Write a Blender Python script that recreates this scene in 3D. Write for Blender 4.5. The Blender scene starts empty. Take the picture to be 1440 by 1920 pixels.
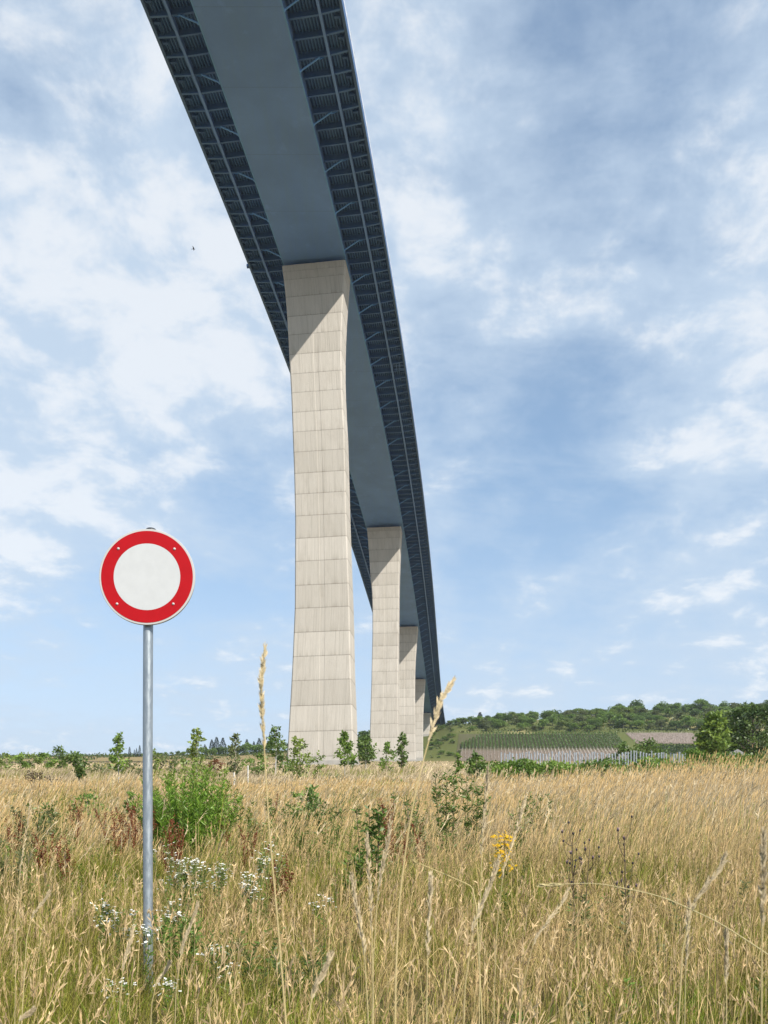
import bpy, math, random
import numpy as np
from mathutils import Vector, Matrix

rng = np.random.default_rng(11)
random.seed(11)
F = 1600.0                       # focal length in photo pixels, photo is 1440 x 1920
HZ = 1675.0                      # photo row of eye level
C = bpy.context.scene.collection
R = math.radians
HAZE = .0001
SUN = np.array([.477, -.60, .643]); SUN /= np.linalg.norm(SUN)

# ------------------------------------------------------------------ helpers
def tag(o, label, cat, group=None, kind=None):
    o['label'] = label
    o['category'] = cat
    if group: o['group'] = group
    if kind: o['kind'] = kind
    return o

def empty(name, loc=(0, 0, 0), rz=0.0):
    o = bpy.data.objects.new(name, None)
    o.empty_display_size = .2
    o.location = loc
    o.rotation_euler = (0, 0, rz)
    C.objects.link(o)
    return o

def link(name, me, mat=None, parent=None, loc=None):
    o = bpy.data.objects.new(name, me)
    C.objects.link(o)
    if mat is not None and len(me.materials) == 0:
        me.materials.append(mat)
    if parent is not None: o.parent = parent
    if loc is not None: o.location = loc
    return o

def copy_tree(o, parent=None):
    c = o.copy()
    C.objects.link(c)
    if parent is not None: c.parent = parent
    for ch in list(o.children):
        copy_tree(ch, c)
    return c

class Geo:
    """quads with a colour per vertex"""
    def __init__(s):
        s.V = []; s.Q = []; s.K = []; s.n = 0
    def quads(s, P, col):                     # P (n,4,3), col (n,3) or (n,4,3)
        P = np.asarray(P, float)
        n = len(P)
        if n == 0: return
        col = np.asarray(col, float)
        if col.ndim == 1: col = np.broadcast_to(col, (n, 3))
        if col.ndim == 2: col = np.repeat(col[:, None, :], 4, 1)
        s.V.append(P.reshape(-1, 3)); s.K.append(col.reshape(-1, 3))
        s.Q.append(np.arange(4 * n).reshape(n, 4) + s.n)
        s.n += 4 * n
    def grid(s, P, col, closed=False):        # P (rows, cols, 3); col (3,) or (rows, cols, 3)
        P = np.asarray(P, float)
        r, c = P.shape[:2]
        col = np.broadcast_to(np.asarray(col, float), (r, c, 3))
        i = np.arange(r * c).reshape(r, c) + s.n
        if closed: i = np.concatenate([i, i[:, :1]], 1)
        q = np.stack([i[:-1, :-1], i[:-1, 1:], i[1:, 1:], i[1:, :-1]], -1).reshape(-1, 4)
        s.V.append(P.reshape(-1, 3)); s.K.append(col.reshape(-1, 3)); s.Q.append(q)
        s.n += r * c
    def tube(s, pts, rad, col, sides=6):
        pts = np.asarray(pts, float); m = len(pts)
        rad = np.broadcast_to(np.asarray(rad, float), (m,))
        t = np.gradient(pts, axis=0)
        t /= np.linalg.norm(t, axis=1)[:, None] + 1e-9
        ref = np.array([1., 0, 0]) if abs(t[:, 0]).max() < .9 else np.array([0, 1., 0])
        a = np.cross(t, ref); a /= np.linalg.norm(a, axis=1)[:, None] + 1e-9
        b = np.cross(t, a)
        th = np.linspace(0, 2 * math.pi, sides, endpoint=False)
        P = pts[:, None] + rad[:, None, None] * (a[:, None] * np.cos(th)[None, :, None] + b[:, None] * np.sin(th)[None, :, None])
        s.grid(P, col, True)
    def leaves(s, P, D, L, W, col, fold=0.0):
        P = np.asarray(P, float); n = len(P)
        if n == 0: return
        D = np.asarray(D, float); D = D / (np.linalg.norm(D, axis=1)[:, None] + 1e-9)
        L = np.broadcast_to(np.asarray(L, float), (n,))[:, None]
        W = np.broadcast_to(np.asarray(W, float), (n,))[:, None]
        r = rng.normal(size=(n, 3))
        S = np.cross(D, r); S /= np.linalg.norm(S, axis=1)[:, None] + 1e-9
        q = np.stack([P, P + D * L * .45 + S * W * .5, P + D * L, P + D * L * .45 - S * W * .5], 1)
        s.quads(q, col)
    def box(s, lo, hi, col=(1, 1, 1)):
        x0, y0, z0 = lo; x1, y1, z1 = hi
        p = np.array([[x0, y0, z0], [x1, y0, z0], [x1, y1, z0], [x0, y1, z0], [x0, y0, z1], [x1, y0, z1], [x1, y1, z1], [x0, y1, z1]])
        f = [[0, 3, 2, 1], [4, 5, 6, 7], [0, 1, 5, 4], [1, 2, 6, 5], [2, 3, 7, 6], [3, 0, 4, 7]]
        s.quads(p[np.array(f)], col)
    def mesh(s, name, mat=None, smooth=False):
        me = bpy.data.meshes.new(name)
        V = np.concatenate(s.V); Q = np.concatenate(s.Q); K = np.concatenate(s.K)
        me.vertices.add(len(V)); me.vertices.foreach_set('co', V.astype(np.float32).ravel())
        me.loops.add(Q.size); me.loops.foreach_set('vertex_index', Q.astype(np.int32).ravel())
        me.polygons.add(len(Q))
        me.polygons.foreach_set('loop_start', np.arange(0, Q.size, 4, dtype=np.int32))
        a = me.attributes.new('Col', 'FLOAT_COLOR', 'POINT')
        a.data.foreach_set('color', np.concatenate([K, np.ones((len(K), 1))], 1).astype(np.float32).ravel())
        me.polygons.foreach_set('use_smooth', np.full(len(Q), smooth))
        if mat is not None: me.materials.append(mat)
        me.update(calc_edges=True)
        return me

def pymesh(name, verts, faces, mat=None, smooth=False):
    me = bpy.data.meshes.new(name)
    me.from_pydata([tuple(v) for v in verts], [], [tuple(f) for f in faces])
    me.polygons.foreach_set('use_smooth', [smooth] * len(me.polygons))
    if mat: me.materials.append(mat)
    me.update()
    return me

def sstep(a, b, x):
    t = np.clip((x - a) / (b - a), 0, 1)
    return t * t * (3 - 2 * t)

_ph = rng.uniform(0, 6.28, (8, 3))
def wob(x, y, s, k=0):
    """smooth pseudo noise, about -1..1"""
    x = np.asarray(x, float) / s; y = np.asarray(y, float) / s
    v = 0
    for i in range(5):
        a = _ph[(i + k) % 8]
        f = 1 + .63 * i
        an = a[2] + i * 1.9 + k
        v = v + np.sin((x * math.cos(an) + y * math.sin(an)) * f + a[0] + 1.7 * np.sin((y * math.cos(an) - x * math.sin(an)) * f * .8 + a[1])) / (1 + .4 * i)
    return v / 2.4

# ------------------------------------------------------------------ terrain
CAPX = [-1500, -600, -300, -120, -40, 0, 20, 41, 67, 105, 142, 180, 270, 420, 700, 1500]
CAPZ = [80, 90, 95, 99.5, 103, 108, 112, 113.5, 116, 120, 126, 130, 131, 128, 118, 100]
def ground_z(X, Y):
    X = np.asarray(X, float); Y = np.asarray(Y, float)
    base = -1.48 + .158 * Y
    base = np.where(Y < -30, -1.48 + .158 * -30 + .05 * (Y + 30), base)
    base = base + .10 * wob(X, Y, 9.0) * sstep(8, 20, Y) * (1 - sstep(430, 480, Y)) + .35 * wob(X, Y, 40, 2) * sstep(45, 110, Y) * (1 - sstep(420, 480, Y))
    sl = np.interp(X, [-300, -100, -11, 20, 34, 46], [.02, .03, .087, .17, .19, .242])
    hill = sl * np.maximum(0, Y - 465)
    h = base + hill
    cap = np.interp(X, CAPX, CAPZ) - .03 * np.maximum(0, Y - 650)
    k = 4.0
    t = np.clip(.5 + .5 * (cap - h) / k, 0, 1)
    return cap * (1 - t) + h * t - k * t * (1 - t)

def gz(x, y): return float(ground_z(x, y))
def at(px, Y):                      # point of the ground seen in photo column px at distance Y
    x = (px - 720) / F * Y
    return (x, Y, gz(x, Y))

# ------------------------------------------------------------------ materials
def new_mat(name):
    m = bpy.data.materials.new(name); m.use_nodes = True
    nt = m.node_tree; nt.nodes.clear()
    out = nt.nodes.new('ShaderNodeOutputMaterial')
    return m, nt, out

def N(nt, t, **kw):
    n = nt.nodes.new(t)
    for k, v in kw.items():
        if k in n.inputs.keys() if isinstance(k, str) else False: n.inputs[k].default_value = v
        else: setattr(n, k, v)
    return n

def math_n(nt, op, a, b=None, c=None, clamp=False):
    n = nt.nodes.new('ShaderNodeMath'); n.operation = op; n.use_clamp = clamp
    for i, v in enumerate((a, b, c)):
        if v is None: continue
        if isinstance(v, (int, float)): n.inputs[i].default_value = v
        else: nt.links.new(v, n.inputs[i])
    return n.outputs[0]

def mixc(nt, fac, a, b, mode='MIX'):
    n = nt.nodes.new('ShaderNodeMix'); n.data_type = 'RGBA'; n.blend_type = mode
    for i, v in ((0, fac), (6, a), (7, b)):
        if isinstance(v, (int, float)): n.inputs[i].default_value = v
        elif isinstance(v, tuple): n.inputs[i].default_value = (*v, 1)
        else: nt.links.new(v, n.inputs[i])
    return n.outputs[2]

def noise(nt, vec, scale, detail=4, rough=.55, dist=0.0):
    n = nt.nodes.new('ShaderNodeTexNoise')
    n.inputs['Scale'].default_value = scale; n.inputs['Detail'].default_value = detail
    n.inputs['Roughness'].default_value = rough; n.inputs['Distortion'].default_value = dist
    if vec is not None: nt.links.new(vec, n.inputs['Vector'])
    return n.outputs['Fac']

def ramp(nt, fac, a, b):
    n = nt.nodes.new('ShaderNodeMapRange'); n.interpolation_type = 'SMOOTHSTEP'
    n.inputs[1].default_value = a; n.inputs[2].default_value = b
    nt.links.new(fac, n.inputs[0])
    return n.outputs[0]

def vscale(nt, vec, s):
    n = nt.nodes.new('ShaderNodeVectorMath'); n.operation = 'MULTIPLY'
    n.inputs[1].default_value = s; nt.links.new(vec, n.inputs[0])
    return n.outputs[0]

def foliage_mat(name, trans=.3, gloss=.0):
    m, nt, out = new_mat(name)
    a = N(nt, 'ShaderNodeAttribute', attribute_name='Col')
    d = N(nt, 'ShaderNodeBsdfDiffuse'); t = N(nt, 'ShaderNodeBsdfTranslucent')
    nt.links.new(a.outputs[0], d.inputs[0]); nt.links.new(a.outputs[0], t.inputs[0])
    mx = N(nt, 'ShaderNodeMixShader'); mx.inputs[0].default_value = trans
    nt.links.new(d.outputs[0], mx.inputs[1]); nt.links.new(t.outputs[0], mx.inputs[2])
    res = mx.outputs[0]
    if gloss:
        g = N(nt, 'ShaderNodeBsdfGlossy'); g.inputs['Roughness'].default_value = .45
        g.inputs[0].default_value = (.9, .95, .85, 1)
        m2 = N(nt, 'ShaderNodeMixShader'); m2.inputs[0].default_value = gloss
        nt.links.new(res, m2.inputs[1]); nt.links.new(g.outputs[0], m2.inputs[2]); res = m2.outputs[0]
    nt.links.new(res, out.inputs[0])
    return m

def pbr(name, col, rough=.5, metal=0.0, spec=.5, var=.0, vscale_=3.0, bump=0.0):
    m, nt, out = new_mat(name)
    b = N(nt, 'ShaderNodeBsdfPrincipled')
    b.inputs['Roughness'].default_value = rough; b.inputs['Metallic'].default_value = metal
    b.inputs['Specular IOR Level'].default_value = spec
    tc = N(nt, 'ShaderNodeTexCoord')
    f = noise(nt, tc.outputs['Object'], vscale_, 6, .6)
    f = ramp(nt, f, .3, .7)
    c = mixc(nt, f, tuple(x * (1 - var) for x in col), tuple(min(1, x * (1 + var)) for x in col))
    nt.links.new(c, b.inputs['Base Color'])
    if bump:
        bp = N(nt, 'ShaderNodeBump'); bp.inputs['Strength'].default_value = bump
        nt.links.new(f, bp.inputs['Height']); nt.links.new(bp.outputs[0], b.inputs['Normal'])
    nt.links.new(b.outputs[0], out.inputs[0])
    return m

M_leaf = foliage_mat('leaf', .42, .03)
M_grass = foliage_mat('grass_blade', .14)
M_flower = foliage_mat('petal', .12)
M_bark = pbr('bark', (.16, .13, .10), .9, var=.4, vscale_=20)
M_post = pbr('galvanised_post', (.33, .36, .39), .5, .3, var=.15)
M_wpost = pbr('pale_stake', (.55, .52, .46), .7, var=.15)

def vcol_bark():
    m, nt, out = new_mat('stem')
    a = N(nt, 'ShaderNodeAttribute', attribute_name='Col')
    b = N(nt, 'ShaderNodeBsdfPrincipled'); b.inputs['Roughness'].default_value = .8
    b.inputs['Specular IOR Level'].default_value = .2
    nt.links.new(a.outputs[0], b.inputs['Base Color']); nt.links.new(b.outputs[0], out.inputs[0])
    return m
M_stem = vcol_bark()

def steel_mat(name, col, var=.10):
    m, nt, out = new_mat(name)
    b = N(nt, 'ShaderNodeBsdfPrincipled'); b.inputs['Roughness'].default_value = .55
    b.inputs['Specular IOR Level'].default_value = .3
    g = N(nt, 'ShaderNodeNewGeometry')
    f = ramp(nt, noise(nt, g.outputs['Position'], .09, 6, .6), .3, .7)
    f2 = ramp(nt, noise(nt, vscale(nt, g.outputs['Position'], (1.2, .12, 1.0)), .8, 5, .65), .35, .75)
    c = mixc(nt, f, tuple(x * (1 - var) for x in col), tuple(x * (1 + var) for x in col))
    c = mixc(nt, math_n(nt, 'MULTIPLY', f2, .18), c, (.16, .28, .42))
    f3 = ramp(nt, noise(nt, g.outputs['Position'], .35, 8, .7), .55, .72)
    c = mixc(nt, math_n(nt, 'MULTIPLY', f3, .26), c, tuple(min(1, x * 1.5 + .02) for x in col))
    sx_ = N(nt, 'ShaderNodeSeparateXYZ'); nt.links.new(g.outputs['Position'], sx_.inputs[0])
    fy = math_n(nt, 'FRACT', math_n(nt, 'DIVIDE', sx_.outputs[1], 11.35))
    c = mixc(nt, math_n(nt, 'MULTIPLY', math_n(nt, 'LESS_THAN', fy, .012), .28), c, tuple(x * .5 for x in col))
    nt.links.new(c, b.inputs['Base Color'])
    nt.links.new(b.outputs[0], out.inputs[0])
    return m
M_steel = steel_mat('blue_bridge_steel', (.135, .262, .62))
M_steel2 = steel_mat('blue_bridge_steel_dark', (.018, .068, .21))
M_beam = steel_mat('blue_beam_steel', (.065, .15, .36))
M_rib = steel_mat('blue_rib_steel', (.075, .175, .40))
M_edge = steel_mat('edge_beam_paint', (.06, .12, .26))
M_lip = steel_mat('flange_paint', (.13, .31, .64))

def concrete_mat():
    m, nt, out = new_mat('pier_concrete')
    b = N(nt, 'ShaderNodeBsdfPrincipled'); b.inputs['Roughness'].default_value = .85
    b.inputs['Specular IOR Level'].default_value = .2
    uv = N(nt, 'ShaderNodeUVMap', uv_map='UV')
    sp = N(nt, 'ShaderNodeSeparateXYZ'); nt.links.new(uv.outputs[0], sp.inputs[0])
    u, v = sp.outputs[0], sp.outputs[1]
    fl = math_n(nt, 'FLOOR', v); fr = math_n(nt, 'FRACT', v)
    oi = N(nt, 'ShaderNodeObjectInfo')
    seed = math_n(nt, 'MULTIPLY', oi.outputs['Random'], 57.0)
    wn = N(nt, 'ShaderNodeTexWhiteNoise', noise_dimensions='2D')
    cb = N(nt, 'ShaderNodeCombineXYZ'); nt.links.new(fl, cb.inputs[0]); nt.links.new(seed, cb.inputs[1])
    nt.links.new(cb.outputs[0], wn.inputs['Vector'])
    c = mixc(nt, wn.outputs['Value'], (.485, .445, .39), (.575, .53, .47))
    # board panels: a few tall panels of their own tone, thin seams at odd places in every lift
    def cells(fq, k):
        cid = math_n(nt, 'FLOOR', math_n(nt, 'MULTIPLY', u, fq))
        q_ = N(nt, 'ShaderNodeTexWhiteNoise', noise_dimensions='3D')
        c_ = N(nt, 'ShaderNodeCombineXYZ'); nt.links.new(cid, c_.inputs[0]); nt.links.new(math_n(nt, 'ADD', fl, k), c_.inputs[1]); nt.links.new(seed, c_.inputs[2])
        nt.links.new(c_.outputs[0], q_.inputs['Vector'])
        return q_.outputs['Value']
    c = mixc(nt, math_n(nt, 'MULTIPLY', cells(.8, 3.0), .13), c, (.27, .25, .21))
    seam = math_n(nt, 'GREATER_THAN', cells(11.0, 9.0), .87)
    c = mixc(nt, math_n(nt, 'MULTIPLY', seam, math_n(nt, 'MULTIPLY', cells(11.0, 21.0), .30)), c, (.19, .17, .14))
    # vertical streaks and blotches
    cv = N(nt, 'ShaderNodeCombineXYZ'); nt.links.new(u, cv.inputs[0]); nt.links.new(math_n(nt, 'MULTIPLY', v, .35), cv.inputs[1]); nt.links.new(seed, cv.inputs[2])
    st = ramp(nt, noise(nt, vscale(nt, cv.outputs[0], (2.6, .8, 1)), 1.0, 7, .7), .46, .76)
    c = mixc(nt, math_n(nt, 'MULTIPLY', st, .22), c, (.235, .205, .165))
    bl = ramp(nt, noise(nt, vscale(nt, cv.outputs[0], (.35, 1.6, 1)), 1.0, 6, .65), .5, .8)
    c = mixc(nt, math_n(nt, 'MULTIPLY', bl, .35), c, (.26, .225, .18))
    fine = ramp(nt, noise(nt, vscale(nt, cv.outputs[0], (9, 9, 1)), 1.0, 5, .7), .4, .7)
    c = mixc(nt, math_n(nt, 'MULTIPLY', fine, .12), c, (.22, .20, .17))
    # dirt washed down from each joint
    dr = math_n(nt, 'POWER', fr, 5.0)
    dr = math_n(nt, 'MULTIPLY', dr, ramp(nt, noise(nt, vscale(nt, cv.outputs[0], (1.8, .3, 1)), 1.0, 4, .7), .4, .65))
    c = mixc(nt, math_n(nt, 'MULTIPLY', dr, .4), c, (.20, .17, .13))
    # joint line
    j = math_n(nt, 'GREATER_THAN', fr, .965)
    c = mixc(nt, math_n(nt, 'MULTIPLY', j, .45), c, (.13, .115, .095))
    nt.links.new(c, b.inputs['Base Color'])
    bp = N(nt, 'ShaderNodeBump'); bp.inputs['Strength'].default_value = .25; bp.inputs['Distance'].default_value = .05
    nt.links.new(fine, bp.inputs['Height']); nt.links.new(bp.outputs[0], b.inputs['Normal'])
    nt.links.new(b.outputs[0], out.inputs[0])
    return m
M_conc = concrete_mat()
M_conc2 = pbr('plain_concrete', (.36, .34, .31), .9, var=.18, vscale_=.6)

def ground_mat():
    m, nt, out = new_mat('ground_earth')
    a = N(nt, 'ShaderNodeAttribute', attribute_name='Col')
    g = N(nt, 'ShaderNodeNewGeometry')
    f = ramp(nt, noise(nt, g.outputs['Position'], .35, 8, .65), .35, .7)
    f2 = ramp(nt, noise(nt, g.outputs['Position'], 3.0, 6, .7), .35, .7)
    c = mixc(nt, math_n(nt, 'MULTIPLY', f, .4), a.outputs[0], (.10, .11, .04))
    c = mixc(nt, math_n(nt, 'MULTIPLY', f2, .35), c, (.30, .23, .12))
    b = N(nt, 'ShaderNodeBsdfDiffuse')
    nt.links.new(c, b.inputs[0]); nt.links.new(b.outputs[0], out.inputs[0])
    return m
M_ground = ground_mat()

# ------------------------------------------------------------------ ground sheet
def axis(lo, hi, d0, gr):
    p = [0.0]
    d = d0
    while p[-1] < hi: p.append(p[-1] + d); d *= gr
    n = [0.0]; d = d0
    while n[-1] > lo: n.append(n[-1] - d); d *= gr
    return np.array(sorted(set(n + p)))
gx = axis(-1800, 1800, .9, 1.028)
gy = np.concatenate([-axis(0, 600, 2, 1.12)[::-1][:-1], np.arange(0, 40, .8), np.arange(40, 160, 2.5), np.arange(160, 450, 8), np.arange(450, 680, 4), 680 + axis(0, 2400, 10, 1.2)])
gy = np.array(sorted(set(np.round(gy, 3))))
GX, GY = np.meshgrid(gx, gy)
GZ = ground_z(GX, GY)
straw = np.array([.30, .22, .115]); oliv = np.array([.15, .15, .05]); hillg = np.array([.075, .105, .03])
t1 = sstep(.1, .9, wob(GX, GY, 12, 3))[..., None]
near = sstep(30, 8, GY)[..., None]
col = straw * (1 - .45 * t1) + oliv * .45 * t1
col = col * (1 - near) + np.array([.05, .045, .02]) * near  # near ground coloured dark, deepening the shaded gaps between the blades
hz = (sstep(440, 480, GY) * sstep(-40, 0, GX))[..., None]
pale = sstep(.35, .8, wob(GX, GY, 22, 5))[..., None]
col = col * (1 - hz) + hz * (hillg * (1 - .85 * pale) + np.array([.34, .29, .14]) * .85 * pale)
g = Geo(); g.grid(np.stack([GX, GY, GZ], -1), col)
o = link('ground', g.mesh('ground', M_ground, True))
tag(o, 'dry grassy slope rising from the meadow to the wooded hill', 'ground', kind='structure')

# ------------------------------------------------------------------ bridge
def xr(Y):
    Y = np.asarray(Y, float)
    p = np.array([1.8728647673404721, -3.412355889075601, 18.894577871760273, 8.32974333119623])
    t = (Y - 300) / 200
    v = np.polyval(p, t)
    t0 = (112 - 300) / 200
    lin = np.polyval(p, t0) + np.polyval(np.polyder(p), t0) / 200 * (Y - 112)
    return np.where(Y < 112, lin, v)
def bframe(Y):
    d = (xr(np.asarray(Y) + .5) - xr(np.asarray(Y) - .5))
    n = np.sqrt(1 + d * d)
    xc = xr(Y) - 5.75 / n
    return xc, 1 / n, -d / n             # centre x, right vector (rx, ry)
def bpt(Y, o, z):
    xc, rx, ry = bframe(Y)
    return np.stack(np.broadcast_arrays(xc + o * rx, Y + o * ry, np.zeros_like(np.asarray(Y, float)) + z), -1)

ZB = 118.0; ZS = 120.95
DY = 8.51 / 3
KS = np.arange(-13, 178)
ST = 115.05 + DY * KS
bridge = empty('bridge_deck', tuple(bpt(np.array([115.05]), 0, ZB)[0]))
tag(bridge, 'blue steel box girder road deck with wide cantilevered sides, carried high on the concrete piers', 'bridge')
BL = np.array(bridge.location)
def bmesh_sweep(prof, Ys, closed=True):
    P = np.stack([bpt(Ys, o_, z_) for o_, z_ in prof], 1) - BL
    g = Geo(); g.grid(P, (1, 1, 1), closed)
    return g
def bpart(name, g, mat, smooth=False): return link(name, g.mesh(name, mat, smooth), None, bridge)

YS2 = np.concatenate([ST[::2], ST[-1:]])
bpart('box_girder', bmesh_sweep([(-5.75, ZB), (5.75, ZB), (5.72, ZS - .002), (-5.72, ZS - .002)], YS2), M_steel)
for s in (-1, 1):
    bpart('bottom_flange', bmesh_sweep([(s * 5.753, ZB - .03), (s * 5.98, ZB - .03), (s * 5.98, ZB + .10), (s * 5.753, ZB + .10)], YS2), M_lip)
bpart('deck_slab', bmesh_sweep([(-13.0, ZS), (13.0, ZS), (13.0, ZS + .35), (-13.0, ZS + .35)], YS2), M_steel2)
for o_ in (-13.2, 13.2):
    bpart('edge_beam', bmesh_sweep([(o_ - .2, ZS - .75), (o_ + .2, ZS - .75), (o_ + .2, ZS + .55), (o_ - .2, ZS + .55)], YS2), M_edge)
for o_ in (-10.05, 10.25):
    bpart('stringer', bmesh_sweep([(o_ - .19, ZS - 1.3), (o_ + .19, ZS - 1.3), (o_ + .19, ZS - 1.2), (o_ + .06, ZS - 1.18), (o_ + .06, ZS - .01), (o_ - .06, ZS - .01), (o_ - .06, ZS - 1.18), (o_ - .19, ZS - 1.2)], YS2), M_steel)
ribs = [s_ * v for s_ in (1, -1) for v in list(np.arange(6.2, 9.85, .46)) + list(np.arange(10.7, 12.8, .46))]
for o_ in ribs:
    bpart('deck_rib', bmesh_sweep([(o_ - .13, ZS - .003), (o_ - .07, ZS - .28), (o_ + .07, ZS - .28), (o_ + .13, ZS - .003)], YS2, False), M_rib)

def crossbeam(g, Y, s):
    prof = [(5.76, ZS - 1.15), (10.1, ZS - 1.15), (12.98, ZS - .85)]
    top = ZS - .006
    def q(o_, z_, dy): return bpt(np.array([Y + dy]), s * o_, z_)[0] - BL
    w = .13
    for (a, za), (b, zb) in zip(prof[:-1], prof[1:]):
        for dy in (-.03, .03):
            g.quads([[q(a, za, dy), q(b, zb, dy), q(b, top, dy), q(a, top, dy)]], (1, 1, 1))
        for dz in (0, .06):
            g.quads([[q(a, za + dz, -w), q(b, zb + dz, -w), q(b, zb + dz, w), q(a, za + dz, w)]], (1, 1, 1))
        for w_ in (-w, w):
            g.quads([[q(a, za, w_), q(b, zb, w_), q(b, zb + .06, w_), q(a, za + .06, w_)]], (1, 1, 1))
rest = Geo()
for k, Y in zip(KS, ST):
    for s in (-1, 1):
        if -3 <= k < 47:
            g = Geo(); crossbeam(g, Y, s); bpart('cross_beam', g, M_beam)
        else:
            crossbeam(rest, Y, s)
o = bpart('cross_beam', rest, M_beam); o['kind'] = 'stuff'

def brace(g, Y, s):
    om = 8.85
    a = bpt(np.array([Y]), s * 5.85, ZB + .12)[0] - BL
    b = bpt(np.array([Y]), s * om, ZS - 1.16)[0] - BL
    g.tube([a, b], [.115, .115], (1, 1, 1), 8)
    g.tube([a, a + (b - a) * .09], [.26, .16], (1, 1, 1), 8)
    # gusset on the beam
    p = [bpt(np.array([Y + dy]), s * o_, z_)[0] - BL for o_, z_, dy in ((om - .8, ZS - 1.16, .05), (om + .1, ZS - 1.45, .05), (om + .9, ZS - 1.16, .05), (om + .1, ZS - .7, .05))]
    g.quads([p], (1, 1, 1))
rest = Geo(); nb = 0
for k, Y in zip(KS, ST):
    if k % 3: continue
    for s in (-1, 1):
        if k >= -3 and nb < 100:
            g = Geo(); brace(g, Y, s); bpart('brace', g, M_lip, True); nb += 1
        else: brace(rest, Y, s)
o = bpart('brace', rest, M_lip, True); o['kind'] = 'stuff'

for s, oe in ((1, 12.1), (-1, 12.1)):
    g = bmesh_sweep([(s * oe - .07, ZS - .62), (s * oe + .07, ZS - .62), (s * oe + .07, ZS - .50), (s * oe - .07, ZS - .50)], YS2)
    for Y in ST:
        for dy in (.95,):
            p = bpt(np.array([Y + dy]), s * (oe + .25), ZS - .62)[0] - BL
            g.box(p - [.42, .16, .22], p + [.42, .16, .28], (1, 1, 1))
    bpart('service_duct', g, M_steel2)
# inspection platform in one bay
g = Geo()
for o0, o1 in ((10.6, 10.8), (11.4, 11.5), (12.1, 12.25)):
    for y0 in (0, 1.2, 2.4):
        p = bpt(np.array([194.5 + y0]), o0, ZS - .8)[0] - BL
        g.box(p, p + [.9, .12, .12])
    p = bpt(np.array([194.5]), o0, ZS - 1.0)[0] - BL
    g.box(p, p + [.12, 2.6, .12])
bpart('inspection_hatch', g, M_steel)

m, nt, out = new_mat('barrier_panel')
d = N(nt, 'ShaderNodeBsdfPrincipled'); d.inputs['Base Color'].default_value = (.80, .82, .86, 1); d.inputs['Roughness'].default_value = .3
tr = N(nt, 'ShaderNodeBsdfTransparent'); mx = N(nt, 'ShaderNodeMixShader'); mx.inputs[0].default_value = .6
nt.links.new(tr.outputs[0], mx.inputs[1]); nt.links.new(d.outputs[0], mx.inputs[2]); nt.links.new(mx.outputs[0], out.inputs[0])
M_panel = m
for o_ in (-13.25, 13.25):
    w = bpart('wind_barrier', bmesh_sweep([(o_ - .02, ZS + .553), (o_ + .02, ZS + .553), (o_ + .02, ZS + 2.1), (o_ - .02, ZS + 2.1)], YS2), M_panel)
    g = Geo()
    for Y in ST:
        a = bpt(np.array([Y + .6]), o_, ZS + .56)[0] - BL
        g.box(a - [.08, .08, 0], a + [.08, .08, 1.75])
    link('barrier_post', g.mesh('barrier_post', M_post), None, w)
for o_, Y in ((-13.7, 163.5), (13.9, 520)):
    a = bpt(np.array([float(Y)]), o_, ZS + .4)[0] - BL
    g = Geo(); s = np.sign(o_)
    g.tube([a + [-s * .3, 0, 0], a + [s * .25, 0, .1]], .06, (1, 1, 1)); g.box(a + [s * .25 - .3, -.3, -.1], a + [s * .25 + .3, .3, .35])
    bpart('side_bracket', g, M_steel2)

# ---- piers
P1 = [(497, 529, 648), (540, 534.5, 645), (587, 538, 642), (625, 540, 640.5), (662, 541.5, 639.8), (696, 543, 640), (731, 545, 641), (768, 546.5, 642.7), (808, 548, 645), (885, 551, 647), (965, 553, 649), (1050, 553, 652), (1132, 552.8, 655), (1176, 551, 656), (1230, 549, 657), (1269, 547, 658), (1314, 544.5, 660), (1365, 541.5, 661.5), (1422, 538.5, 664), (1475, 536, 666)]
T1 = [((y - 497) / 10, (l - 588.5) / 9.9, (r - 588.5) / 9.9) for y, l, r in P1]
J1 = [(y - 497) / 10 for y in (509, 524, 556, 592, 626, 662, 698, 733, 770, 807, 845, 885, 924, 965, 1007, 1050, 1095, 1138, 1183, 1228, 1273, 1320, 1368, 1415)]
P2 = [(985, 689, 753), (1016, 691.7, 751), (1069, 695, 749), (1105, 698, 748.3), (1144, 699, 748), (1186, 699, 747.6), (1230, 698, 747.3), (1280, 697, 747.3), (1330, 695.5, 747.4), (1383, 694, 748), (1440, 693, 749)]
T2 = [((y - 985) / 5.85, (l - 721) / 5.85, (r - 721) / 5.85) for y, l, r in P2]
J2 = [(y - 985) / 5.85 for y in (992, 1005.5, 1027, 1049.4, 1071, 1093, 1116.6, 1138, 1161, 1183, 1207, 1231, 1255, 1279, 1304, 1329, 1353, 1379, 1405)]
T3 = [(0, -5.6, 5.5), (5, -5.1, 5.1), (12, -4.6, 4.55), (19, -4.3, 4.25), (28, -4.2, 4.15), (45, -4.3, 4.2), (60, -4.7, 4.7), (75, -5.2, 5.2)]

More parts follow.
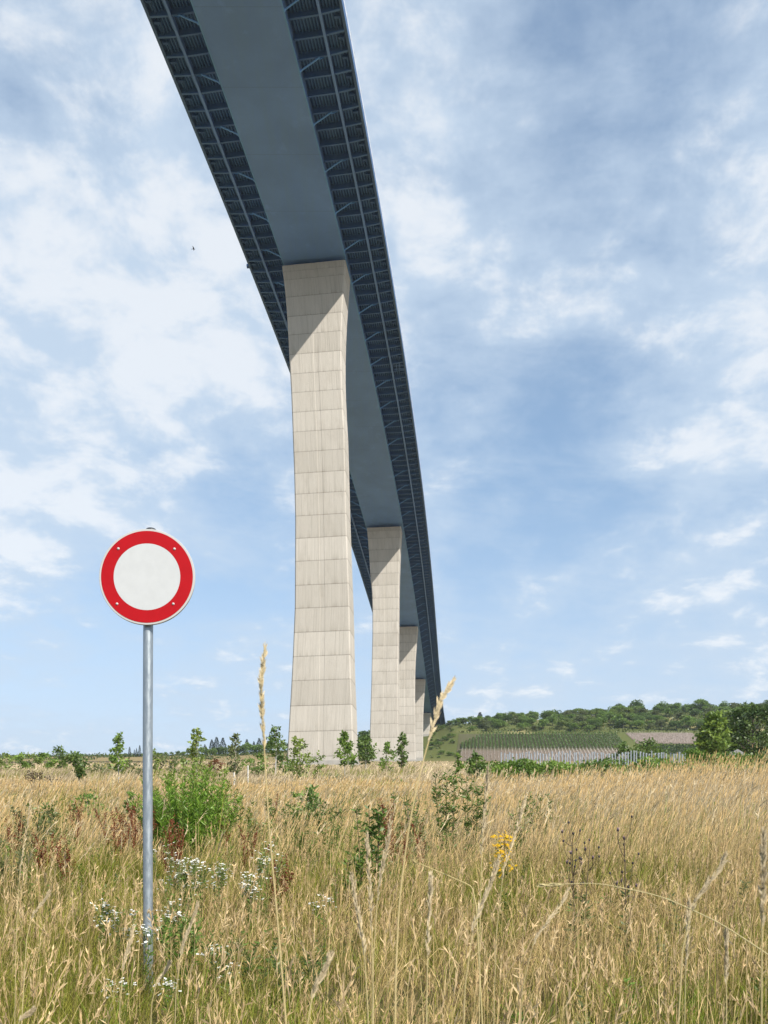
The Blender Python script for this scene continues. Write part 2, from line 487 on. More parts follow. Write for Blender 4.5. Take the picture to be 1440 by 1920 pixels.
def pier(name_label, Y, ztop, T, J, depth=(5.6, 4.5, 5.8)):
    xc, rx, ry = [float(v) for v in bframe(np.array(Y))]
    zb = gz(xc, Y) - 2.0
    H = ztop - zb
    root = empty('bridge_pier', (xc, Y, zb + 2.0), math.atan2(ry, rx))
    tag(root, name_label, 'bridge pier', 'concrete piers carrying the blue bridge')
    hs = sorted(set([h for h in list(np.arange(0, H, 1.6)) + J if 0 <= h < H] + [H]))
    th = [t[0] for t in T]
    rows = []; uvv = []
    Jl = [0] + [j for j in J if j < H] + [H + 4]
    # front x = along bridge normal; profile with chamfers and a shallow recess down the middle
    verts = []; uvs = []; faces = []
    for h in hs:
        l = np.interp(h, th, [t[1] for t in T]); r = np.interp(h, th, [t[2] for t in T])
        d = np.interp(h, [0, 22, 90], depth) / 2
        mid = (l + r) / 2 + .15
        ch = .22; gw = .42; gd = .045
        pr = [(l, -d + ch), (l + ch, -d), (mid - gw - .06, -d), (mid - gw, -d + gd), (mid + gw, -d + gd), (mid + gw + .06, -d), (r - ch, -d), (r, -d + ch), (r, d - ch), (r - ch, d), (l + ch, d), (l, d - ch)]
        per = 0; row = []; prev = None
        ji = max(i for i, j in enumerate(Jl) if j <= h + 1e-6)
        v = -(ji + (h - Jl[ji]) / (Jl[ji + 1] - Jl[ji]))
        for p in pr + [pr[0]]:
            if prev is not None: per += math.dist(p, prev)
            prev = p
            row.append((p, per, -v))
        rows.append((h, row))
    nc = 12
    for i, (h, row) in enumerate(rows):
        for (p, per, v) in row[:nc]:
            verts.append((p[0], p[1], ztop - h - (zb + 2.0)))
    fuv = []
    for i in range(len(rows) - 1):
        v0 = rows[i][1][0][2]; v1 = rows[i + 1][1][0][2]
        if abs(v1 - round(v1)) < 1e-6: v1 = round(v1) - 1e-4
        for j in range(nc):
            a = i * nc + j; b = i * nc + (j + 1) % nc; c = (i + 1) * nc + (j + 1) % nc; d_ = (i + 1) * nc + j
            faces.append((a, d_, c, b))
            r0 = rows[i][1]; r1 = rows[i + 1][1]
            fuv += [(r0[j][1], v0), (r1[j][1], v1), (r1[j + 1][1], v1), (r0[j + 1][1], v0)]
    faces.append(tuple(range(nc)))
    fuv += [(0, .5)] * nc
    me = pymesh('shaft', verts, faces, M_conc)
    uvl = me.uv_layers.new(name='UV')
    uvl.data.foreach_set('uv', np.array(fuv, np.float32).ravel())
    link('shaft', me, None, root)
    zt = ztop - (zb + 2.0)
    for x in (-3.6, 3.6):
        g = Geo(); g.box((x - .8, -.8, zt + .003), (x + .8, .8, zt + (ZB - ztop) - .035))
        link('bearing', g.mesh('bearing', M_steel2), None, root)
    # footing pad showing at the base
    g = Geo(); l = np.interp(H, th, [t[1] for t in T]); r = np.interp(H, th, [t[2] for t in T])
    g.box((l - .5, -3.6, -2.0), (r + .5, 3.6, .45))
    link('footing', g.mesh('footing', M_conc2), None, root)
    return root

pier('nearest and tallest pale concrete bridge pier, with a diagonal shadow below its head', 161.3, 117.15, T1, J1)
pier('second concrete bridge pier, slimmer, standing just right of and behind the nearest pier', 275.6, 117.1, T2, J2)
J3 = [1.2, 3.4] + list(np.arange(7, 90, 4.0))
pier('third concrete bridge pier, half hidden behind the second one', 377.6, 117.1, T3, J3)
pier('fourth concrete bridge pier, a narrow strip showing right of the third pier', 469.7, 117.1, T3, J3)
pier('farthest small concrete bridge pier close to the hillside end of the bridge', 557, 117.1, T3, J3)

# ---- abutment
Ya = float(ST[-1]) + .6
xc, rx, ry = [float(v) for v in bframe(np.array(Ya))]
ab = empty('bridge_abutment', (xc, Ya, 108), math.atan2(ry, rx))
tag(ab, 'grey concrete abutment where the far end of the bridge meets the hillside', 'abutment')
g = Geo(); g.box((-12, 0, -8), (12, 6, 9.97)); link('front_wall', g.mesh('front_wall', M_conc2), None, ab)
g = Geo(); g.box((-13.5, .5, 10.0), (13.2, 12, 12.6)); link('back_wall', g.mesh('back_wall', M_conc2), None, ab)
w = [(12.01, -9, -8), (13.0, -9, -8), (13.0, -9, 1.0), (12.01, -9, 1.0), (12.01, 8, -8), (13.0, 8, -8), (13.0, 8, 9.9), (12.01, 8, 9.9)]
g = Geo(); g.quads(np.array(w)[np.array([[0, 3, 2, 1], [4, 5, 6, 7], [0, 1, 5, 4], [1, 2, 6, 5], [2, 3, 7, 6], [3, 0, 4, 7]])], (1, 1, 1))
link('wing_wall', g.mesh('wing_wall', M_conc2), None, ab)

# ------------------------------------------------------------------ road sign
YS = 5.33
sx, sy, sz = at(273.6, YS)
sign = empty('road_sign', (sx, sy, sz))
tag(sign, 'round red ringed sign with blank white centre on a grey metal pole in the grass', 'road sign')
def mpp(x, y, Yy=YS):                    # metres relative to the sign root for a point at the sign's distance
    return np.array([(x - 720) / F * Yy - sx, Yy - sy, (HZ - y) / F * Yy - sz])
def galv():
    m, nt, out = new_mat('galvanised_pole')
    b = N(nt, 'ShaderNodeBsdfPrincipled'); b.inputs['Metallic'].default_value = .55; b.inputs['Roughness'].default_value = .42
    tc = N(nt, 'ShaderNodeTexCoord')
    f = ramp(nt, noise(nt, vscale(nt, tc.outputs['Object'], (1, 1, .25)), 60, 5, .6), .3, .7)
    f2 = ramp(nt, noise(nt, vscale(nt, tc.outputs['Object'], (1, 1, .06)), 45, 4, .6), .45, .75)
    c = mixc(nt, f, (.27, .305, .335), (.37, .405, .43))
    c = mixc(nt, math_n(nt, 'MULTIPLY', f2, .4), c, (.22, .25, .28))
    nt.links.new(c, b.inputs['Base Color'])
    r = math_n(nt, 'MULTIPLY_ADD', f, .2, .34); nt.links.new(r, b.inputs['Roughness'])
    nt.links.new(b.outputs[0], out.inputs[0])
    return m
M_galv = galv()
M_red = pbr('sign_red', (.42, .003, .007), .5, spec=.2, var=.05, vscale_=9)
M_white = pbr('sign_white', (.55, .55, .545), .45, var=.03, vscale_=14)
M_rim = pbr('sign_rim', (.52, .50, .475), .4, var=.03)
M_dark = pbr('dark_plastic', (.03, .033, .04), .4, var=.2)
pts = np.array([[0, 0, -.3], [.0, 0, 0]] + [list(mpp(x, y) * [1, 0, 1] + [0, .055, 0]) for x, y in ((272.6, 1600), (272.3, 1400), (273.2, 1175), (276.3, 1060), (279, 996))])
pts[:, 1] = .055
g = Geo(); g.tube(pts, .0305, (1, 1, 1), 28); link('pole', g.mesh('pole', M_galv, True), None, sign)
ctop = pts[-1]
g = Geo()
g.tube([ctop + [0, 0, 0], ctop + [0, 0, .030], ctop + [0, 0, .036], ctop + [0, 0, .037]], [.034, .034, .028, .001], (1, 1, 1), 24)
link('pole_cap', g.mesh('pole_cap', M_dark, False), None, sign)
sc = mpp(275.6, 1081.6)
def disc(name, r, y0, y1, mat, parent, r_in=0.0, bevel=.002):
    th = np.linspace(0, 2 * math.pi, 96, endpoint=False)
    ring = lambda rr, yy: np.stack([sc[0] + rr * np.cos(th), np.full(96, yy), sc[2] + rr * np.sin(th)], 1)
    rows = [ring(max(r_in, .0005), y0), ring(r - bevel, y0), ring(r, y0 + bevel), ring(r, y1), ring(max(r_in, .0005), y1)]
    if r_in: rows.append(rows[0])
    g = Geo(); g.grid(np.array(rows), (1, 1, 1), True)
    return link(name, g.mesh(name, mat), None, parent)
plate = disc('sign_plate', .30, 0, .012, M_rim, sign)
disc('red_ring', .2868, -.0016, -.0002, M_red, plate, .2085, .0003)
disc('white_centre', .2082, -.0012, -.0002, M_white, plate, 0, .0003)
th = np.linspace(0, 2 * math.pi, 14, endpoint=False)
for x, y in ((222, 1029), (327.2, 1029.5), (219.5, 1132.5), (325, 1132.5)):
    c0 = mpp(x, y)
    rows = [np.stack([c0[0] + r_ * np.cos(th), np.full(14, y_), c0[2] + r_ * np.sin(th)], 1) for r_, y_ in ((.0085, -.0017), (.0075, -.005), (.004, -.0075), (.0004, -.008))]
    g = Geo(); g.grid(np.array(rows), (1, 1, 1), True); link('rivet', g.mesh('rivet', M_rim, True), None, plate)
for dz in (-.17, .17):
    c0 = sc + [0, .02, dz]
    g = Geo(); g.box(c0 + [-.05, -.0075, -.018], c0 + [.05, .0, .018]); g.tube([c0 + [0, .035, -.018], c0 + [0, .035, .018]], .0345, (1, 1, 1), 20)
    link('clamp', g.mesh('clamp', M_galv), None, sign)

# ------------------------------------------------------------------ meadow grass (nobody could count it)
STRAW = np.array([.51, .37, .155]); PALE = np.array([.68, .53, .27]); PINK = np.array([.52, .345, .18]); GREEN = np.array([.12, .205, .026]); OLIVE = np.array([.27, .255, .05]); RUST = np.array([.24, .13, .06])
def dryness(X, Y):
    px = 720 + F * X / Y
    d = np.interp(Y, [2, 4, 7, 11, 17, 26, 60], [.36, .34, .38, .42, .56, .82, .95])
    d = d + .36 * sstep(650, 1100, px) * sstep(1.5, 6, Y) + .50 * wob(X, Y, 1.1, 1) * sstep(40, 15, Y) + .40 * wob(X, Y, 3.6, 4)
    d = d - .16 * sstep(620, 540, np.abs(px - 620) + 460) * sstep(14, 9, Y)
    d = d - .16 * sstep(640, 300, px) * sstep(20, 13, Y) - .10 * np.exp(-((px - 560) / 110) ** 2) * sstep(18, 13, Y)
    d = d - .45 * sstep(.25, .9, wob(X, Y, 8, 6)) * sstep(24, 32, Y)
    return np.clip(d, .03, 1)
def blade_cols(X, Y, n, dry_bias=0.0):
    d = np.clip(dryness(X, Y) + dry_bias, 0, 1)
    r = rng.random(n)
    isdry = r < d
    t = rng.random((n, 1))
    px = 720 + F * X / Y
    pinkw = (rng.random(n) < np.interp(Y, [3, 20, 60], [.25, .3, .35]))[:, None]
    dry = np.where(pinkw, PINK, STRAW) * (1 - .5 * t) + PALE * .5 * t
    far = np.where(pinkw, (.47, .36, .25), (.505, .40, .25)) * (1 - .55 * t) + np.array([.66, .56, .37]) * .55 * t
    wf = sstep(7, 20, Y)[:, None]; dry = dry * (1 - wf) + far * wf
    gr = GREEN * (1 - t) + OLIVE * t
    ol = (rng.random(n) < np.interp(px, [0, 300, 700, 1100], [.75, .6, .45, .45]))[:, None]
    gr = np.where(ol, OLIVE * (.7 + .5 * rng.random((n, 1))), gr)
    c = np.where(isdry[:, None], dry, gr)
    c *= (.38 + 1.02 * rng.random((n, 1)))
    return c, isdry
def scatter(n, y0, y1, m=1.0, power=1.0):
    # uniform over the wedge seen by the lens, plus a margin at the sides
    u = rng.random(n * 3); Y = y0 + (y1 - y0) * u
    keep = rng.random(n * 3) < (.52 * Y + m) / (.52 * y1 + m)
    Y = Y[keep][:n]
    X = (rng.random(len(Y)) * 2 - 1) * (.52 * Y + m)
    return X, Y
def blades(g, X, Y, h, w, lean, col, segs=3, bend=.5, wind=(.8, .2), basecol=None, jitter=.02, az=None):
    n = len(X)
    Z = ground_z(X, Y) - jitter
    if az is None: az = rng.uniform(0, 2 * math.pi, n)
    wx = np.cos(az) * .75 + wind[0]; wy = np.sin(az) * .75 + wind[1]
    q = np.sqrt(wx * wx + wy * wy) + 1e-6; wx /= q; wy /= q
    fa = rng.uniform(0, math.pi, n); sx_ = np.cos(fa); sy_ = np.sin(fa) * .6
    ts = np.linspace(0, 1, segs + 1)
    P = np.zeros((n, segs + 1, 2, 3)); K = np.zeros((n, segs + 1, 2, 3))
    for i, t in enumerate(ts):
        off = lean * h * (bend * t * t + (1 - bend) * t)
        up = h * t * np.sqrt(np.maximum(.2, 1 - (lean * t * .75) ** 2))
        cx = X + wx * off; cy = Y + wy * off; cz = Z + up
        ww = w * (.5 if t < .99 else .12) * (1 - .35 * t)
        P[:, i, 0] = np.stack([cx - sx_ * ww, cy - sy_ * ww, cz], 1)
        P[:, i, 1] = np.stack([cx + sx_ * ww, cy + sy_ * ww, cz], 1)
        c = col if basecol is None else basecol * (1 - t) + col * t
        K[:, i, 0] = c; K[:, i, 1] = c
    idx = np.arange(n * (segs + 1) * 2).reshape(n, segs + 1, 2) + g.n
    Q = np.stack([idx[:, :-1, 0], idx[:, :-1, 1], idx[:, 1:, 1], idx[:, 1:, 0]], -1).reshape(-1, 4)
    g.V.append(P.reshape(-1, 3)); g.K.append(K.reshape(-1, 3)); g.Q.append(Q); g.n += n * (segs + 1) * 2
    # tips and directions, for seed heads
    tip = np.stack([X + wx * lean * h, Y + wy * lean * h, Z + h * np.sqrt(np.maximum(.2, 1 - (lean * .75) ** 2))], 1)
    dr = np.stack([wx * lean * (.4 + bend), wy * lean * (.4 + bend), np.ones(n)], 1)
    return tip, dr / np.linalg.norm(dr, axis=1)[:, None]
def spikes(g, T, D, L, r, col):
    """slim three sided seed heads"""
    n = len(T)
    a = np.cross(D, np.array([0.3, 1., 0.1])); a /= np.linalg.norm(a, axis=1)[:, None] + 1e-9
    b = np.cross(D, a)
    prof = [(-.25, .25), (.1, 1.0), (.55, .85), (1.0, .1)]
    P = np.zeros((n, 4, 3, 3))
    for i, (t, rr) in enumerate(prof):
        for j in range(3):
            an = j * 2.094 + i * .5
            P[:, i, j] = T + D * (L * t)[:, None] + (a * math.cos(an) + b * math.sin(an)) * (r * rr)[:, None]
    idx = np.arange(n * 12).reshape(n, 4, 3) + g.n
    nx = np.roll(idx, -1, 2)
    Q = np.stack([idx[:, :-1], nx[:, :-1], nx[:, 1:], idx[:, 1:]], -1).reshape(-1, 4)
    g.V.append(P.reshape(-1, 3)); g.K.append(np.repeat(col, 12, 0)); g.Q.append(Q); g.n += n * 12

def tufts(nt_, per, y0, y1, m, spread, hvar=.35):
    """tufts of blades fanning out from one foot: X, Y, tuft height factor, direction, tuft number"""
    TX, TY = scatter(nt_, y0, y1, m)
    k = rng.poisson(per, len(TX)) + 2
    T = np.repeat(np.arange(len(TX)), k); n = len(T)
    a = rng.uniform(0, 2 * math.pi, n); r = np.abs(rng.normal(size=n)) * spread * (.6 + TY[T] * .05)
    hf = np.clip(rng.normal(1, hvar, len(TX)), .35, 1.8)[T]
    return TX[T] + r * np.cos(a), TY[T] + r * np.sin(a), hf, a, T, TX, TY
def tuft_cols(T, TX, TY, bias, n):
    d = np.clip(dryness(TX, TY) + bias, 0, 1)
    td = rng.random(len(TX)) < d                       # most of a tuft shares one colour
    b = rng.random(len(TX))
    c, _ = blade_cols(TX[T], TY[T], n, bias)
    tcol, _ = blade_cols(TX, TY, len(TX), bias)
    mix = (rng.random(n) < .72)[:, None]
    return np.where(mix, tcol[T] * rng.uniform(.65, 1.3, (n, 1)), c)
def fuzz(g, T, D, L, r, col, k=5):
    """feathery spikelets round a seed head"""
    n = len(T); i = np.repeat(np.arange(n), k)
    t = rng.uniform(-.2, .85, n * k)
    D2 = D[i] + rng.normal(size=(n * k, 3)) * .38
    g.leaves(T[i] + D[i] * (L[i] * t)[:, None], D2, L[i] * rng.uniform(.25, .5, n * k), r[i] * rng.uniform(.9, 1.7, n * k), col[i] * rng.uniform(.75, 1.25, (n * k, 1)))
# short blades close by
g = Geo()
X, Y, hf, AZ, T, TX, TY = tufts(5200, 19, 1.4, 10, 1.0, .05)
hcap = np.interp(Y, [1.3, 3.2, 4.6, 6, 9], [.38, .31, .24, .28, .32])
h = hcap * rng.uniform(.5, 1.2, len(X)) * hf * (1 + .3 * wob(X, Y, .9, 6))
c = tuft_cols(T, TX, TY, -.12, len(X))
blades(g, X, Y, h, np.interp(Y, [1.3, 9], [.0026, .0055]) * rng.uniform(.5, 1.3, len(X)), rng.uniform(.1, .95, len(X)), c, 4, .75, (.25, .05), az=AZ)
o = link('meadow_grass', g.mesh('meadow_grass', M_grass))
tag(o, 'short green and olive grass blades filling the foreground', 'grass', kind='stuff')
# tall dry stems with seed heads close by
g = Geo()
X, Y, hf, AZ, T, TX, TY = tufts(3600, 6.5, 1.8, 10.5, 1.0, .05, .28)
clump = .75 + .35 * wob(X, Y, .7, 3)
hcap = np.interp(Y, [1.7, 3.2, 4.4, 5.4, 7, 10], [.50, .50, .46, .48, .50, .55])
polegap = np.exp(-(((720 + F * X / Y) - 273) / 60) ** 2) * (Y < 5.5)
h = hcap * rng.uniform(.5, 1.25, len(X)) * hf * (1 - .4 * polegap) * clump
c = tuft_cols(T, TX, TY, .20, len(X))
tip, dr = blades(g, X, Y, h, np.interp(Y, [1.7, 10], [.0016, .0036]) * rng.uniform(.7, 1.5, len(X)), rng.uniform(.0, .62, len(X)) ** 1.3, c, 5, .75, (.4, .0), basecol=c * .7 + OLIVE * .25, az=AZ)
k = rng.random(len(X)) < .26
hc = (STRAW * .5 + PINK * .5)[None] * rng.uniform(.8, 1.25, (k.sum(), 1)) + np.array([.05, .04, .04])
L_ = rng.uniform(.04, .12, k.sum()); r_ = rng.uniform(.0011, .0026, k.sum())
spikes(g, tip[k], dr[k], L_, r_, hc); fuzz(g, tip[k], dr[k], L_, r_ * 2, hc, 5)
# thin tangled strands arching over the rest
X, Y = scatter(2600, 2.2, 13)
h = rng.uniform(.35, .75, len(X))
c, dry = blade_cols(X, Y, len(X), .5)
blades(g, X, Y, h, np.interp(Y, [2.2, 13], [.0016, .005]), rng.uniform(.55, 1.25, len(X)), c, 7, .95, (.5, .0))
# bolder pale stems, a few of them leaning far over
X, Y = scatter(1500, 2.2, 7.5)
h = rng.uniform(.30, .72, len(X)) * np.interp(Y, [2.2, 4.5, 7.5], [.9, .85, 1.0])
c = (PALE * .55 + STRAW * .45)[None] * rng.uniform(.8, 1.2, (len(X), 1))
ln = np.where(rng.random(len(X)) < .25, rng.uniform(.5, 1.0, len(X)), rng.uniform(.0, .35, len(X)))
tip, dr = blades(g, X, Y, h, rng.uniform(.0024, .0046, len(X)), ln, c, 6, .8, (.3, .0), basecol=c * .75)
k = rng.random(len(X)) < .75
hc = (PALE * .5 + PINK * .45)[None] * rng.uniform(.75, 1.2, (k.sum(), 1)) + np.array([.04, .035, .04])
L_ = rng.uniform(.07, .15, k.sum()); r_ = rng.uniform(.0016, .0032, k.sum())
spikes(g, tip[k], dr[k], L_, r_, hc); fuzz(g, tip[k], dr[k], L_, r_ * 2.2, hc, 9)
o = link('dry_grass_stems', g.mesh('dry_grass_stems', M_grass))
tag(o, 'straw coloured grass stems with pinkish seed heads in the foreground', 'grass', kind='stuff')
# middle distance
g = Geo()
X, Y, hf, AZ, T, TX, TY = tufts(8500, 13, 8.5, 27, 2, .06)
rt = sstep(800, 1200, 720 + F * X / Y)
gap = np.exp(-(((720 + F * X / Y) - 350) / 80) ** 2) * sstep(7.5, 9, Y) * sstep(12.5, 11.5, Y)
h = (np.interp(Y, [8.5, 14, 26], [.33, .36, .42]) + .18 * rt) * (1 - .4 * gap) * rng.uniform(.5, 1.2, len(X)) * hf * (1 + .42 * wob(X, Y, 1.7, 6))
c = tuft_cols(T, TX, TY, -.05, len(X))
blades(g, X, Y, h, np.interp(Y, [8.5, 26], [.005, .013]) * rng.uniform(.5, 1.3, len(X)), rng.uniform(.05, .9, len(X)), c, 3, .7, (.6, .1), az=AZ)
X, Y = scatter(30000, 9, 30, 2)
rt = sstep(800, 1200, 720 + F * X / Y)
gap = np.exp(-(((720 + F * X / Y) - 350) / 80) ** 2) * sstep(7.5, 9, Y) * sstep(12.5, 11.5, Y)
rt2 = sstep(950, 1350, 720 + F * X / Y) * sstep(12, 20, Y)
h = (np.interp(Y, [9, 14, 30], [.50, .52, .58]) + .22 * rt + .34 * rt2) * (1 - .5 * gap) * rng.uniform(.6, 1.3, len(X)) * (1 + .3 * wob(X, Y, 1.8, 2))
c, dry = blade_cols(X, Y, len(X), .22 + .2 * rt)
tip, dr = blades(g, X, Y, h, np.interp(Y, [9, 30], [.004, .010]) * rng.uniform(.7, 1.4, len(X)), rng.uniform(.05, .7, len(X)), c, 4, .8, (1.0, .1))
hc = (STRAW * .55 + PINK * .5)[None] * rng.uniform(.75, 1.3, (len(X), 1))
spikes(g, tip, dr, rng.uniform(.06, .16, len(X)), np.interp(Y, [9, 30], [.0036, .010]), hc)
# sparse taller wisps standing out of the mass
X, Y = scatter(1500, 8, 34, 2)
px_ = 720 + F * X / Y
h = rng.uniform(.7, 1.1, len(X)) * np.interp(px_, [300, 900, 1300], [.75, .95, 1.12])
c, dry = blade_cols(X, Y, len(X), .6)
tip, dr = blades(g, X, Y, h, np.interp(Y, [8, 34], [.0032, .010]), rng.uniform(.1, .8, len(X)), c, 6, .85, (.9, .0))
hc = np.array([.60, .48, .30])[None] * rng.uniform(.75, 1.2, (len(X), 1)); L_ = rng.uniform(.12, .26, len(X)); r_ = np.interp(Y, [8, 34], [.004, .011])
spikes(g, tip, dr, L_, r_, hc); fuzz(g, tip, dr, L_, r_ * 2, hc, 6)
o = link('tall_meadow_grass', g.mesh('tall_meadow_grass', M_grass))
tag(o, 'knee to waist high golden and olive meadow grass in the middle of the field', 'grass', kind='stuff')
# far field
g = Geo()
X, Y, hf, AZ, T, TX, TY = tufts(7500, 11, 24, 70, 6, .09, .4)
rt = sstep(800, 1200, 720 + F * X / Y) * sstep(45, 35, Y)
h = (.48 + .32 * rt) * rng.uniform(.5, 1.2, len(X)) * hf * (1 + .35 * wob(X, Y, 5, 6))
c = tuft_cols(T, TX, TY, 0, len(X))
c = c * (1 + .30 * wob(X, Y, 4, 1))[:, None]
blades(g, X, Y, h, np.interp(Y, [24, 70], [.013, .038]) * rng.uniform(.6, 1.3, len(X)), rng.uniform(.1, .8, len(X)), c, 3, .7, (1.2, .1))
X, Y = scatter(70000, 65, 260, 15)
h = .55 * rng.uniform(.5, 1.3, len(X)) * (1 + .4 * wob(X, Y, 14, 6))
c, dry = blade_cols(X, Y, len(X), 0)
c = c * (1 + .30 * wob(X, Y, 12, 1))[:, None]
blades(g, X, Y, h, np.interp(Y, [65, 260], [.06, .25]) * rng.uniform(.6, 1.3, len(X)), rng.uniform(.1, .8, len(X)), c, 2, .7, (1.2, .1))
o = link('pale_field_grass', g.mesh('pale_field_grass', M_grass))
tag(o, 'pale wind combed dry grass covering the far field up to the piers', 'grass', kind='stuff')

# ------------------------------------------------------------------ trees
def jitter_dirs(n, up=.4):
    d = rng.normal(size=(n, 3)); d[:, 2] = d[:, 2] * .7 + up * .4
    return d
def make_tree(name, H, trunk_h, cw, shape, n_cl, n_leaf, leaf, cols, lean=0.0, barkcol=(.2, .17, .13), trunk_r=.04, open_=.35, parent=None, twist=0):
    """returns (trunk Geo, crown Geo)"""
    tg = Geo(); cg = Geo()
    pts = [np.array([lean * t * H * .5 + .02 * H * math.sin(t * 5 + twist) * t, .015 * H * math.sin(t * 4 + 2 * twist) * t, t * H * .93]) for t in np.linspace(0, 1, 8)]
    tg.tube(pts, np.interp(np.linspace(0, 1, 8), [0, .3, 1], [trunk_r, trunk_r * .75, trunk_r * .15]), barkcol, 7)
    ch = H - trunk_h
    for i in range(n_cl):
        t = (i + rng.random()) / n_cl
        z = trunk_h + ch * (.02 + .96 * t)
        if shape == 'round': w = math.sqrt(max(.02, 1 - (2 * t - .9) ** 2 / 1.25))
        elif shape == 'cone': w = (1 - t) ** .8 * min(1, .35 + 3 * t) + .08
        elif shape == 'column': w = min(1, .5 + 2 * t) * (1 - t) ** .45 + .05
        elif shape == 'vase': w = .25 + .9 * t if t < .75 else 1.2 - .9 * (t - .4)
        else: w = min(1, .3 + 2.2 * t) * max(.15, (1.08 - t)) ** .6
        a = rng.uniform(0, 6.28); rr = cw / 2 * w * math.sqrt(rng.uniform(.12, 1.0))
        c0 = np.array([rr * math.cos(a) + lean * H * .5 * z / H, rr * math.sin(a), z])
        base = np.array([lean * H * .5 * z / H, 0, max(trunk_h * .9, z - rr * .8 - .05 * H)])
        if i % 2 == 0: tg.tube([base, (base + c0) / 2 + [0, 0, -.02 * H], c0], [trunk_r * .35, trunk_r * .22, trunk_r * .08], barkcol, 5)
        m = max(3, int(n_leaf / n_cl * rng.uniform(.5, 1.5)))
        sp = cw * open_ * .5 * (.5 + .5 * w)
        P = c0 + rng.normal(size=(m, 3)) * np.array([sp, sp, sp * .8]) * .6
        tone = rng.random()
        col = np.array(cols[0]) * (1 - tone) + np.array(cols[1]) * tone
        col = col[None] * rng.uniform(.7, 1.35, (m, 1))
        cg.leaves(P, jitter_dirs(m), leaf * rng.uniform(.6, 1.3, m), leaf * .62 * rng.uniform(.7, 1.2, m), col)
    return tg, cg
def plant_tree(name, label, cat, px, Y, H, trunk_h, cw, shape, n_cl, n_leaf, leaf, cols, group=None, sink=.05, **kw):
    root = empty(name, tuple(np.array(at(px, Y)) - [0, 0, sink]))
    tag(root, label, cat, group)
    tg, cg = make_tree(name, H, trunk_h, cw, shape, n_cl, n_leaf, leaf, cols, **kw)
    link('trunk', tg.mesh('trunk', M_stem, True), None, root)
    link('crown', cg.mesh('crown', M_leaf), None, root)
    return root
YG = ((.14, .20, .045), (.30, .37, .09)); DG = ((.08, .135, .035), (.18, .26, .065)); BG = ((.12, .195, .042), (.25, .36, .075)); OG = ((.12, .145, .06), (.21, .24, .095))
SAP = 'young trees planted across the dry meadow'
WHITE = (.45, .43, .40)
def px_tree(label, px, top, Y, cwpx, trunk_frac, shape, n_cl, n_leaf, leafpx, cols, name='young_tree', cat='young tree', group=SAP, **kw):
    H = (HZ - top) / F * Y - gz((px - 720) / F * Y, Y)
    return plant_tree(name, label, cat, px, Y, H, H * trunk_frac, cwpx * .93 / F * Y, shape, int(n_cl * 1.15), int(n_leaf * .92), leafpx / F * Y, cols, group, **kw)
px_tree('young tree with a broad rounded crown, left of the tall conical sapling', 149, 1411, 34, 50, .45, 'vase', 22, 620, 6.5, DG, barkcol=(.35, .31, .26), trunk_r=.03, twist=1)
px_tree('tall young tree with a bare narrow tip and pale stem, left of the sign pole', 223, 1376, 40, 42, .36, 'cone', 26, 620, 6.5, BG, barkcol=WHITE, trunk_r=.04, twist=2)
px_tree('slender young tree with a leaning tuft at its top, behind the tall green clump', 369, 1364, 52, 40, .30, 'cone', 22, 460, 7, YG, barkcol=(.3, .28, .2), trunk_r=.05, lean=.03, twist=3)
px_tree('olive green columnar young tree with a spiky tip, beside the small white stake', 441, 1376, 46, 27, .22, 'column', 26, 620, 6, OG, barkcol=(.45, .40, .33), trunk_r=.04, twist=4)
px_tree('dark open crowned young tree on a white stem, left of the nearest pier', 517, 1362, 66, 44, .42, 'oval', 22, 420, 7, DG, barkcol=WHITE, trunk_r=.06, twist=5)
px_tree('wide shrubby young tree with yellowish leaves at the left foot of the nearest pier', 562, 1384, 50, 60, .12, 'oval', 30, 700, 6.5, YG, barkcol=(.2, .17, .12), trunk_r=.04, twist=6)
px_tree('low leaning yellowish sapling beside the shrubby tree in front of the nearest pier', 592, 1410, 50, 28, .15, 'round', 10, 190, 6, YG, barkcol=(.2, .17, .12), trunk_r=.03, lean=.2, twist=6)
px_tree('bright green egg shaped young tree in front of the right edge of the nearest pier', 646, 1371, 54, 42, .36, 'cone', 28, 760, 6.5, BG, barkcol=(.40, .36, .30), trunk_r=.045, twist=7)
px_tree('round crowned young tree in the gap between the two nearest piers', 686, 1381, 74, 40, .38, 'round', 24, 640, 6.5, DG, barkcol=(.42, .38, .32), trunk_r=.06, twist=8)
px_tree('small bushy young tree at the foot of the second pier', 725, 1394, 80, 32, .12, 'round', 18, 420, 6, BG, barkcol=(.2, .17, .12), trunk_r=.05, twist=9)
px_tree('dark forked young tree in front of the third pier', 754, 1374, 84, 30, .22, 'oval', 22, 460, 6.5, DG, barkcol=(.14, .12, .09), trunk_r=.07, twist=10)
px_tree('thin yellowish sapling just right of the sign pole at the skyline', 292, 1404, 60, 24, .2, 'oval', 10, 150, 6, YG, barkcol=(.2, .17, .12), trunk_r=.04, twist=11)
